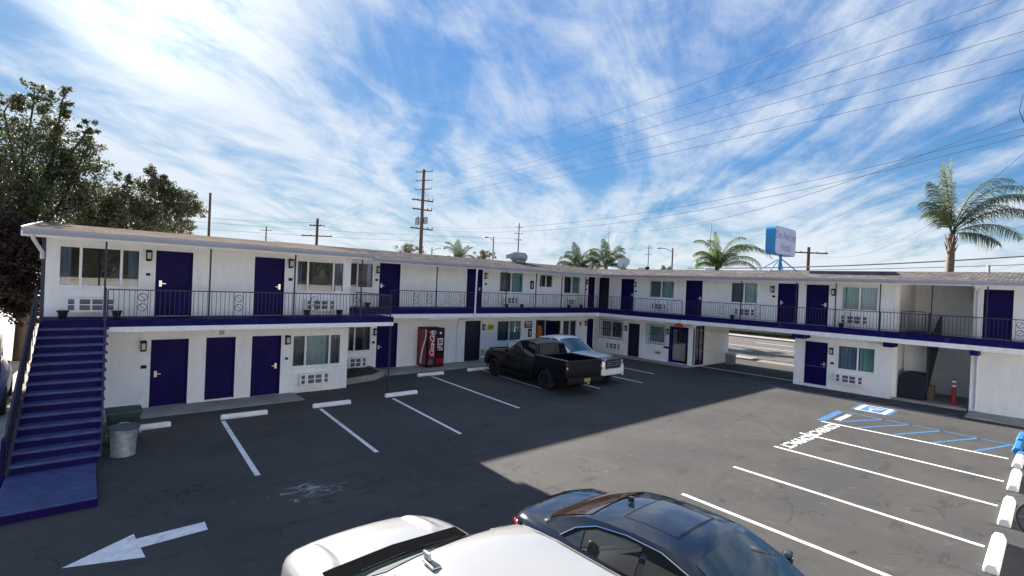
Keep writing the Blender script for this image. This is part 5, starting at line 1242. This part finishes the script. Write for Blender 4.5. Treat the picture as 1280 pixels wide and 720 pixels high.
# two cars half hidden left of the stairs: simple but whole
def plain_car(name, label, xyz, rz, paint, suv):
    t = thing(name, label, 'car', xyz, rz)
    h = .22 if suv else 0
    wh = ((1.40, .34, .41), (-1.38, .34, .41))
    loft_body([-2.25, -2.2, -2.05, -1.7, -1, 0, 1, 1.4, 1.9, 2.1, 2.22, 2.27], [(-2.25, .78), (-2.0, .88), (0, .91), (1.6, .88), (2.1, .74), (2.27, .55)],
              [(-2.25, .9+h), (-2.0, 1.02+h), (0, 1.0+h), (1.0, 1.0+h), (1.7, .9+h), (2.15, .74+h*.6), (2.27, .6)], [(-2.25, .8+h), (0, .92+h), (1.6, .8+h), (2.27, .52)], [(-2.25, .3), (2.27, .26)], wh, 'body', paint, t)
    z0 = .95+h
    c = Cabin(z0, [(-2.1, .80), (0, .84), (1.2, .74)], .35, [(-2.15 if suv else -1.75, z0), (-1.95 if suv else -1.1, z0+.42), (-.4, z0+.5), (.2, z0+.46), (1.15, z0)], .05)
    c.build('cabin', paint, t, [-2.15 if suv else -1.75, -1.95 if suv else -1.1, -.8, -.4, -.1, .2, .6, 1.15])
    c.patch('windscreen', carglass, t, -.9, .9, .28, 1.05, .008); c.patch('rear_window', carglass, t, -.88, .88, -2.1 if suv else -1.65, -1.98 if suv else -1.15, .008)
    for s in (-1, 1):
        c.side('side_window', carglass, t, [(-1.7 if suv else -1.1, z0+.32), (-.3, z0+.42), (.2, z0+.38), (.85, z0+.06), (-1.75 if suv else -1.2, z0+.06)], s, .007)
        MB().box(*sorted((s*.55, s*.80)), -2.285, -2.22, .82+h*.6, .97+h).build('tail_light', lightred, t, bevel=.01)
        MB().prism([(s*.62, 2.14, .62), (s*.40, 2.22, .62), (s*.42, 2.16, .74), (s*.72, 1.98, .76)], (0, .03, 0)).build('headlight', headl, t)
        for y in (1.40, -1.38): wheel(t, s*.79, y, .34, .22, s, rim_dark)
plain_car('parked_car', 'dark car with red tail light under the tree left of the stairs', (-2.35, 29.6, 0), R(2), p_ram, True)
plain_car('parked_car', 'dark blue car at the left edge beside the staircase', (-1.75, 20.9, 0), R(180), p_blue, False)

# ------------------------------------------------------------------ trees and palms
def tree(name, label, base, height, lobes, nleaf, lm, leaf=.11, trunk_r=.22, seed=1, limbs=None, kidname='crown', group='trees at the left'):
    """tapered trunk with limbs; leaf-sized faces gathered on twigs in clumps"""
    rnd = random.Random(seed)
    t = thing(name, label, 'tree', base, 0, group)
    B = Vector(base); m = MB()
    m.tube([(0, 0, 0), (.05, .03, height*.22), (-.04, .05, height*.45), (.03, 0, height*.68)], [trunk_r, trunk_r*.8, trunk_r*.6, trunk_r*.3], 9)
    for (cx, cy, cz, rx, ry, rz, w) in lobes:
        s = Vector((0, 0, height*rnd.uniform(.2, .5))); e = Vector((cx, cy, cz)); mid = s.lerp(e, .5)+Vector((rnd.uniform(-.3, .3), rnd.uniform(-.3, .3), .2))
        m.tube([s, mid, e, e+Vector((rnd.uniform(-.2, .2), 0, rz*.7))], [trunk_r*.35, trunk_r*.22, trunk_r*.12, trunk_r*.05], 6)
    m.build('trunk', bark, t, smooth=60)
    v, f = [], []
    tw = sum(l[6] for l in lobes)
    for (cx, cy, cz, rx, ry, rz, w) in lobes:
        n = int(nleaf*w/tw); nclump = max(6, int(n/55))
        for _ in range(nclump):
            while True:
                d = Vector((rnd.uniform(-1, 1), rnd.uniform(-1, 1), rnd.uniform(-1, 1)))
                if .12 < d.length < 1: break
            c = Vector((cx+d.x*rx, cy+d.y*ry, cz+d.z*rz))
            out = Vector((d.x, d.y, d.z*.6+.35)).normalized(); ln = rnd.uniform(.25, .62)*min(1.3, (rx+rz)*.5)
            for _k in range(55):
                a = rnd.random(); p = c+out*(a*ln)+Vector((rnd.gauss(0, 1), rnd.gauss(0, 1), rnd.gauss(0, .8)))*(.19*(1.15-a*.6))*min(1.2, rx)
                nrm = Vector((rnd.gauss(0, 1), rnd.gauss(0, 1), rnd.gauss(0, 1)+.5)).normalized()
                u = nrm.orthogonal().normalized(); u = Matrix.Rotation(rnd.uniform(0, 6.28), 3, nrm) @ u; q = nrm.cross(u)
                s = leaf*rnd.uniform(.6, 1.25); k = len(v)
                v += [tuple(p-u*s*.5), tuple(p+q*s*.26), tuple(p+u*s*.55), tuple(p-q*s*.26)]; f.append((k, k+1, k+2, k+3))
    mb = MB(); mb.v = v; mb.f = f
    mb.build(kidname, lm, t, fixn=False)
    return t
# lobe: centre x,y,z, radii, weight (relative to the trunk foot)
tree('broadleaf_tree', 'tall dark green tree behind the left end of the motel', (-.9, 30.2, 0), 11.6,
     [(-1.2, 0, 6.2, 1.8, 1.6, 1.9, 6), (.6, .2, 6.3, 1.6, 1.5, 1.8, 5.6), (-.2, 0, 8.6, 1.1, 1.0, 1.4, 3.2), (.9, .1, 9.6, .62, .7, 1.2, 1.35), (1.7, 0, 8.8, .75, .7, 1.1, 1.5), (-2.0, 0, 8.3, 1.0, .9, 1.0, 1.8), (.1, 0, 11.2, .45, .5, .7, .5), (1.0, 0, 11.4, .36, .4, .6, .4),
      (-.8, 0, 10.4, .5, .5, .65, .5), (2.0, 0, 7.0, .9, 1.0, 1.6, 2.8), (1.9, 0, 10.3, .32, .3, .45, .28), (-3.0, 0, 9.4, .8, .8, .8, .9), (-3.1, 0, 6.6, 1.3, 1, 1.7, 3.2), (2.6, 0, 6.2, .9, .9, 1.0, 2.0), (-1.6, -.2, 4.4, 1.7, 1.4, 1.3, 3.4), (.2, -.2, 4.6, 1.4, 1.2, 1.2, 2.6)], 72000, leaf_green, .135, .30, 3)
tree('broadleaf_tree', 'lower olive-leaved tree reaching out over the near roof', (3.2, 30.6, 0), 8.2,
     [(0, 0, 5.8, 1.1, 1.0, 1.4, 3.0), (-.7, 0, 6.8, .7, .8, 1.0, 1.4), (.45, 0, 7.5, .75, .7, 1.0, 1.7), (1.35, 0, 7.6, .75, .6, .55, 1.0), (2.05, 0, 7.25, .55, .5, .42, .55), (.4, 0, 8.5, .45, .45, .5, .5), (1.5, -.1, 6.5, .5, .5, .5, .5), (-.8, 0, 8.1, .3, .3, .6, .3)], 26000, leaf_brown, .125, .20, 5)
tree('broadleaf_tree', 'dark tree with reddish flare-tinted leaves hanging low over the cars left of the stairs', (-3.0, 26.2, 0), 5.2,
     [(1.2, .2, 4.6, 1.2, 1.3, 1.0, 3), (1.5, 0, 3.5, 1.1, 1.1, .9, 2.8), (.2, 0, 3.8, 1.5, 1.4, 1.2, 3), (-.8, 0, 4.2, 1.3, 1.2, 1.3, 2.4), (1.9, .3, 5.0, .75, .9, .7, 1.4), (2.2, .5, 3.9, .6, .8, .6, 1.2), (2.2, .6, 2.9, .6, .7, .5, .8), (1.0, 0, 5.4, .9, .9, .6, 1.2), (2.25, .8, 2.2, .5, .6, .5, .55), (1.5, .4, 2.4, .7, .7, .5, .6), (.6, .2, 2.6, .8, .8, .5, .6)], 31000, leaf_flare, .15, .2, 8)

def frond(mb_l, mb_r, base, az, el, length, droop, leaflet, n=64, hang=.55, twist=0.0, rnd=random):
    p = Vector(base); d = Vector((math.cos(az)*math.cos(el), math.sin(az)*math.cos(el), math.sin(el)))
    step = length/n; pts = [p.copy()]; side = Vector((-math.sin(az), math.cos(az), 0))
    for i in range(n):
        d = (d+Vector((0, 0, -droop*step*(0.35+1.3*i/n)))).normalized(); p = p+d*step; pts.append(p.copy())
        if i < n*.14: continue
        t = i/n; L = leaflet*(math.sin(math.pi*min(1, t*.90+.10))**.55)*rnd.uniform(.85, 1.1)
        nrm = side.cross(d).normalized()
        for s in (-1, 1):
            tip = side*s*(.80)+d*.45+nrm*.15*rnd.uniform(-1, 1.4); tip.normalize()
            a = p+d*rnd.uniform(-.4, .4)*step; b = a+tip*L*.5+Vector((0, 0, -L*hang*.16)); c = a+tip*L*.86+Vector((0, 0, -L*hang*.62))
            w = d*(.010+.009*leaflet); k = len(mb_l.v)
            mb_l.v += [tuple(a-w), tuple(a+w), tuple(b+w), tuple(b-w), tuple(c)]
            mb_l.f += [(k, k+1, k+2, k+3), (k+3, k+2, k+4)]
    mb_r.tube(pts[::3]+[pts[-1]], [max(.006, .035*(1-i/(len(pts[::3])))) for i in range(len(pts[::3])+1)], 5)
def palm(label, base, h, fronds, leaflet, lm, seed, tr=.16, hang=.55):
    rnd = random.Random(seed); t = thing('palm_tree', label, 'palm tree', base, 0, 'palms behind the motel')
    n = 9; pts = [(0.02*math.sin(i), .02*math.cos(i*2), h*i/n) for i in range(n+1)]
    MB().tube(pts, [tr*(1.1-.45*i/n)*(1+.10*(i % 2)) for i in range(n+1)], 12).build('trunk', palmtrunk, t, smooth=70)
    b = MB()
    for i in range(16):
        a = i*2.4; z = h*(.90+.10*(i/16)) if h > 3 else h*.6+h*.4*i/16
        b.tube([(tr*.5*math.cos(a), tr*.5*math.sin(a), z-.5), (tr*.95*math.cos(a), tr*.95*math.sin(a), z-.15), (tr*1.25*math.cos(a), tr*1.25*math.sin(a), z+.08)], [.03, .035, .012], 5)
    b.build('leaf_bases', palmtrunk, t)
    for az, el, L, dr in fronds:
        ml, mr = MB(), MB()
        frond(ml, mr, (0, 0, h), az, el, L, dr, leaflet, hang=hang, rnd=rnd)
        o = ml.build('frond', lm, t, fixn=False); mr.build('frond_stalk', palmtrunk if False else lm, o, fixn=False)
    return t
V = YAW     # azimuths below are relative to world X
# right palm: one tall plume, the others blown to the right
pr = at(1187, 338, 40)
palm('large palm on the right with fronds blown towards the street', (pr.x, pr.y, 0), 8.3,
     [(R(110), R(88), 4.5, .10), (R(130), R(84), 4.3, .16), (R(80), R(84), 4.0, .13), (R(140), R(76), 3.4, .42), (R(-40), R(72), 5.6, .42), (R(-48), R(66), 5.8, .40), (R(-56), R(58), 5.8, .38), (R(-40), R(52), 5.2, .38), (R(-64), R(46), 5.0, .38), (R(-72), R(64), 5.0, .52),
      (R(-52), R(30), 4.0, .40), (R(-60), R(10), 2.4, .45), (R(135), R(72), 2.8, .75), (R(150), R(66), 2.4, .9)], 1.2, palmleaf, 11, .26, hang=.85)
pm = at(897, 336, 43)
palm('bright green palm left of the roof sign', (pm.x, pm.y, 0), 6.0,
     [(R(120), R(80), 3.4, .9), (R(-65), R(80), 3.6, .8), (R(150), R(60), 2.8, 1.1), (R(-45), R(72), 3.8, .75), (R(80), R(88), 3.0, .8), (R(-75), R(40), 3.2, .6), (R(60), R(82), 3.2, .9), (R(100), R(70), 2.9, 1.0), (R(140), R(70), 2.6, 1.0), (R(-60), R(66), 4.4, .62), (R(-70), R(58), 4.8, .52), (R(-50), R(50), 4.0, .6), (R(-80), R(75), 3.2, .9), (R(40), R(60), 2.2, 1.1), (R(-20), R(70), 2.6, 1.0), (R(110), R(50), 2.0, 1.1), (R(200), R(70), 2.6, 1.0)], .85, palmleaf2, 12, .2, hang=.85)
for px, d, hh, sd, lab in ((757, 50, 6.15, 13, 'bushy palm right of the pair behind the inner corner'), (722, 52, 5.95, 14, 'bushy palm left of the pair behind the inner corner')):
    q = at(px, 336, d)
    palm(lab, (q.x, q.y, 0), hh, [(R(a), R(e), L, dr) for a, e, L, dr in [((k*47+sd*13) % 360, 25+(k*23) % 60, 2.7+(k % 3)*.4, .62+.12*(k % 4)) for k in range(26)]], .8, palmleaf, sd, .22, hang=.8)
q = at(574, 322, 62)
palm('small palm beyond the back wing right of the tall utility pole', (q.x, q.y, 0), 6.6, [(R((k*51+20) % 360), R(18+(k*29) % 60), 2.6+(k % 3)*.4, .45+.12*(k % 4)) for k in range(13)], .85, palmleaf, 17, .24, hang=.8)
q = at(833, 338, 75)
palm('tiny far palm top beside the street lamp', (q.x, q.y, 0), 6.4, [(R((k*61) % 360), R(40+(k*17) % 45), 1.6, .5) for k in range(9)], .7, palmleaf, 19, .2)
for px, py, d, r, lab in ((512, 311, 70, 1.3, 'grey-green tree top behind the foot of the tall pole'), (606, 318, 72, .9, 'small far tree top between the palm and the lamp post')):
    q = at(px, py, d)
    tree('far_tree', lab, (q.x, q.y, 0), q.z+.6, [(-.8, 0, q.z-.3, r, r, .7, 1), (.7, 0, q.z-.4, r, r, .6, 1), (0, 0, q.z-2, r*1.2, r, 1.2, 1)], 2600, leaf_brown, .2, .2, 21, group='far tree tops')

rnd = random.Random(77); v, f = [], []
for k in range(9):
    cx = -1+k*2.9+rnd.uniform(-.6, .6); cz = rnd.uniform(5.0, 6.4)
    for _ in range(2600):
        d = Vector((rnd.gauss(0, 1), rnd.gauss(0, .8), rnd.gauss(0, 1))); d = d.normalized()*rnd.random()**.45
        p = Vector((cx+d.x*1.9, -8+d.y*1.5, cz+d.z*2.3)); nrm = Vector((rnd.gauss(0, 1), rnd.gauss(0, 1), rnd.gauss(0, 1)+.4)).normalized(); u = nrm.orthogonal().normalized(); q_ = nrm.cross(u); s_ = rnd.uniform(.08, .17); n = len(v)
        v += [tuple(p-u*s_), tuple(p+q_*s_*.6), tuple(p+u*s_), tuple(p-q_*s_*.6)]; f.append((n, n+1, n+2, n+3))
mb = MB(); mb.v = v; mb.f = f; tag(mb.build('reflection_tree_row', leaf_green, fixn=False), 'unseen row of green trees added to mirror in the upper windows', 'trees', kind='stuff')  # unseen trees added to darken the window reflections

# hedge and wall across the street, seen through the passage
hg = thing('hedge', 'clipped green hedge across the street seen through the passage', 'hedge', (53.2, 20, 0))
rnd = random.Random(31); v, f = [], []
for _ in range(16000):
    p = Vector((rnd.uniform(-.7, .7), rnd.uniform(-11, 11), rnd.uniform(.1, 1.0)+.12*math.sin(_*.37)))
    nrm = Vector((rnd.gauss(0, 1)-.4, rnd.gauss(0, 1), rnd.gauss(0, 1)+.7)).normalized(); u = nrm.orthogonal().normalized(); q_ = nrm.cross(u); s = rnd.uniform(.10, .2); k = len(v)
    v += [tuple(p-u*s), tuple(p+q_*s*.6), tuple(p+u*s), tuple(p-q_*s*.6)]; f.append((k, k+1, k+2, k+3))
mb = MB(); mb.v = v; mb.f = f; mb.build('foliage', hedgeleaf, hg, fixn=False)
MB().box(-.5, .5, -10.8, 10.8, 0, .75).build('stems', bark, hg)
fw = thing('street_wall', 'long pale wall behind the hedge across the street', 'wall', (56, 20, 0))
MB().box(-.15, .15, -40, 40, 0, 1.7).build('wall_panel', stucco, fw); MB().box(-.2, .2, -40, 40, 1.7, 1.8).build('coping', conc_light, fw)

# ------------------------------------------------------------------ utility poles and wires
def insul(m, p): m.lathe([(0, 0), (.05, 0), (.07, .06), (.04, .1), (.06, .14), (0, .2)], p, 'z', 8)
TD = 56; tp = at(530, 212, TD); tb = Vector((tp.x, tp.y, 0))
AX = Vector((math.cos(R(48-90)), math.sin(R(48-90)), 0))        # crossarm direction (across the view)
pole = thing('utility_pole', 'tall wooden utility pole with three insulator tiers and crossarms', 'utility pole', tuple(tb))
MB().tube([(0, 0, 0), (0, 0, tp.z)], [.24, .15], 10).build('mast', wood, pole, smooth=60)
def zpx(py, d=TD, px=527): return at(px, py, d).z
for k, py in enumerate((214, 225, 236)):
    z = zpx(py); a = MB().tube([tuple(AX*-.85+Vector((0, 0, z-.12))), tuple(AX*.95+Vector((0, 0, z+.05)))], .06, 6)
    insul(a, AX*-.8+Vector((0, 0, z-.1))); insul(a, AX*.9+Vector((0, 0, z+.05))); a.build('insulator_arm', greymetal, pole)
for py, w in ((250.5, 1.15), (262, 1.05), (286, 1.2)):
    z = zpx(py); a = MB(); p, q = AX*-w+Vector((0, 0, z+.1)), AX*w+Vector((0, 0, z-.1)); a.tube([p, q], .08, 6)
    for s in (-.9, -.45, .55, .95): insul(a, AX*(s*w)+Vector((0, 0, z+.02)))
    a.build('crossarm', wood, pole)
z = zpx(274)
MB().lathe([(0, 0), (.24, 0), (.26, .05), (.26, .75), (.1, .85), (0, .9)], tuple(AX*-.5+Vector((0, 0, z-.6))), 'z', 12).lathe([(0, 0), (.2, 0), (.22, .05), (.22, .7), (0, .8)], tuple(AX*.4+Vector((0, 0, z-.5))), 'z', 12).build('transformer', greymetal, pole)
def simple_pole(label, px, ytop, d, arms, r=.15, m=wood):
    t_ = at(px, ytop, d); o = thing('utility_pole', label, 'utility pole', (t_.x, t_.y, 0))
    MB().tube([(0, 0, 0), (0, 0, t_.z)], [r*1.3, r], 8).build('mast', m, o, smooth=60)
    for py, w in arms:
        z = at(px, py, d).z; a = MB().tube([tuple(AX*-w+Vector((0, 0, z))), tuple(AX*w+Vector((0, 0, z)))], r*.5, 6)
        for s in (-.92, -.4, .45, .92): insul(a, AX*(s*w)+Vector((0, 0, z)))
        a.build('crossarm', m, o)
    return o
simple_pole('short wooden pole with paired crossarms left of the tall pole', 397, 273, 72, ((282, 1.0), (295, 2.0)), .17)
simple_pole('lone bare pole rising behind the left roof', 263, 241, 66, (), .12)
simple_pole('thin far pole between the lone pole and the short pole', 333, 283, 120, ((288, 1.2),), .12)
simple_pole('slim steel transmission pole with side arms behind the roof vent', 649, 279, 110, ((284, .9), (292, .9), (300, .9)), .16, greymetal)
simple_pole('slim far steel pole right of the corner palms', 811, 306, 110, ((310, .8), (318, .8)), .12, greymetal)
simple_pole('wooden pole with one wide crossarm right of the roof sign', 1011, 309, 62, ((316, 2.0),), .16)
simple_pole('faint thin antenna mast above the bright green palm', 889, 279, 60, (), .05, greymetal)
simple_pole('faint thin antenna mast over the corner palms', 761, 290, 60, (), .03, greymetal)
for px, ytop, d, sgn, lab in ((617, 296, 62, -1, 'parking lot lamp post with a flat head behind the back wing'), (841, 310, 70, -1, 'street lamp with a curved arm right of the corner palms'), (540, 309, 75, 1, 'low street lamp arm beside the tall pole')):
    q = at(px, ytop, d); o = thing('street_lamp', lab, 'street lamp', (q.x, q.y, 0))
    MB().tube([(0, 0, 0), (0, 0, q.z)], [.13, .09], 8).build('mast', wood if px == 841 else greymetal, o)
    e = AX*(sgn*(1.8 if px != 617 else .9))
    MB().tube([(0, 0, q.z-.5), tuple(e*.5+Vector((0, 0, q.z-.12))), tuple(e+Vector((0, 0, q.z-.1)))], .05, 6).build('arm', greymetal, o)
    a = MB(); c = e+Vector((0, 0, q.z-.1)); a.lathe([(0, .08), (.3, .05), (.34, 0), (.2, -.08), (0, -.1)], tuple(c), 'z', 10); a.build('lamp_head', greymetal, o)

def wire(a, b, sag, r, label, group, n=22):
    a, b = Vector(a), Vector(b); mid = (a+b)/2
    pts = [a.lerp(b, i/n)-Vector((0, 0, sag*4*(i/n)*(1-i/n))) for i in range(n+1)]
    o = thing('power_line', label, 'cable', tuple(a), 0, group)
    mb = MB().tube([p-a for p in pts], r, 4); mb.build('cable', wirem, o, fixn=False)
# bundle from the tall pole to the upper right (next pole stands off to the right, near)
g1 = 'wires from the tall pole to the upper right'
for k, (y0_, x1, y1_, d1) in enumerate(((214, 1150, -2, 34), (225, 1290, -14, 34), (238, 1290, 36, 34), (247, 1290, 60, 34), (250, 1290, 84, 34), (236, 1290, 8, 34))):
    wire(at(531, y0_, TD), at(x1, y1_, d1), .5, .012, ('topmost', 'second', 'fourth', 'fifth', 'lowest', 'third')[k]+' of the six wires from the tall pole to the upper right', g1)
g2 = 'wires from the tall pole down to the left'
for k, (y0_, y1_) in enumerate(((215, 276), (226, 280), (237, 284), (250, 296), (262, 298))):
    wire(at(526 if k < 3 else 517, y0_, TD), at(397+(k-2)*3, y1_, 72), .4, .012, ('topmost', 'second', 'third', 'fourth', 'lowest')[k]+' of the five wires from the tall pole to the short pole', g2)
g3 = 'wires crossing low to the right edge'
wire(at(540, 284, TD), at(1290, 158, 34), 1.6, .012, 'upper of the paired slack wires running from the tall pole to the right edge', g3)
wire(at(540, 287, TD), at(1290, 166, 34), 1.8, .012, 'lower of the paired slack wires running from the tall pole to the right edge', g3)
wire(at(760, 290, 60), at(1272, 147, 33), 1.5, .017, 'thick dark cable rising from the corner palms to the right edge', g3)
wire(at(1016, 316, 62), at(1290, 183, 36), 2.3, .013, 'single cable passing behind the right palm down to the crossarm pole', g3)
wire(at(860, 335, 60), at(1300, 319, 52), .3, .05, 'thick low cable just above the right roof', g3)
wire(at(860, 338, 70), at(1300, 330, 60), .2, .03, 'thin low cable just above the right roof', g3)
g4 = 'faint wires low over the left roof'
wire(at(180, 262, 90), at(397, 278, 72), .5, .014, 'faint wire from the left trees to the short pole, upper one', g4)
wire(at(180, 272, 90), at(649, 298, 110), .5, .018, 'faint wire crossing from the left trees behind the tall pole', g4)
wire(at(240, 285, 90), at(649, 304, 110), .5, .018, 'faint lowest wire over the left roof', g4)
wire(at(397, 279, 72), at(370, 303, 110), .1, .014, 'faint short wire from the short pole towards the roof', g4)
wire(at(526, 288, TD), at(500, 318, 62), .1, .016, 'left guy wire of the tall pole', 'guy wires of the tall pole')
wire(at(526, 300, TD), at(545, 318, 62), .1, .016, 'right guy wire of the tall pole', 'guy wires of the tall pole')
# pole whose transformer just enters the right edge
rp = at(1290, 131, 32); o = thing('utility_pole', 'pole with pale transformer cut by the right edge', 'utility pole', (rp.x+.30, rp.y-.30, 0))
MB().tube([(0.25, -.2, 0), (.25, -.2, rp.z+2)], .15, 10).build('mast', wood, o)
off = Vector((-.30+.0, .30, rp.z))
MB().lathe([(0, -.55), (.17, -.55), (.19, -.5), (.19, .5), (.15, .56), (0, .58)], tuple(off), 'z', 16).build('transformer', dishm, o, smooth=40)
MB().tube([tuple(off+Vector((0, 0, .7))), tuple(off+AX*-.45+Vector((0, 0, .35))), tuple(off+AX*-.55+Vector((0, 0, -.3))), tuple(off+AX*-.2+Vector((0, 0, -1.0))), tuple(off+Vector((.2, -.2, -1.1)))], .02, 5).build('drop_loop', wirem, o, smooth=60)
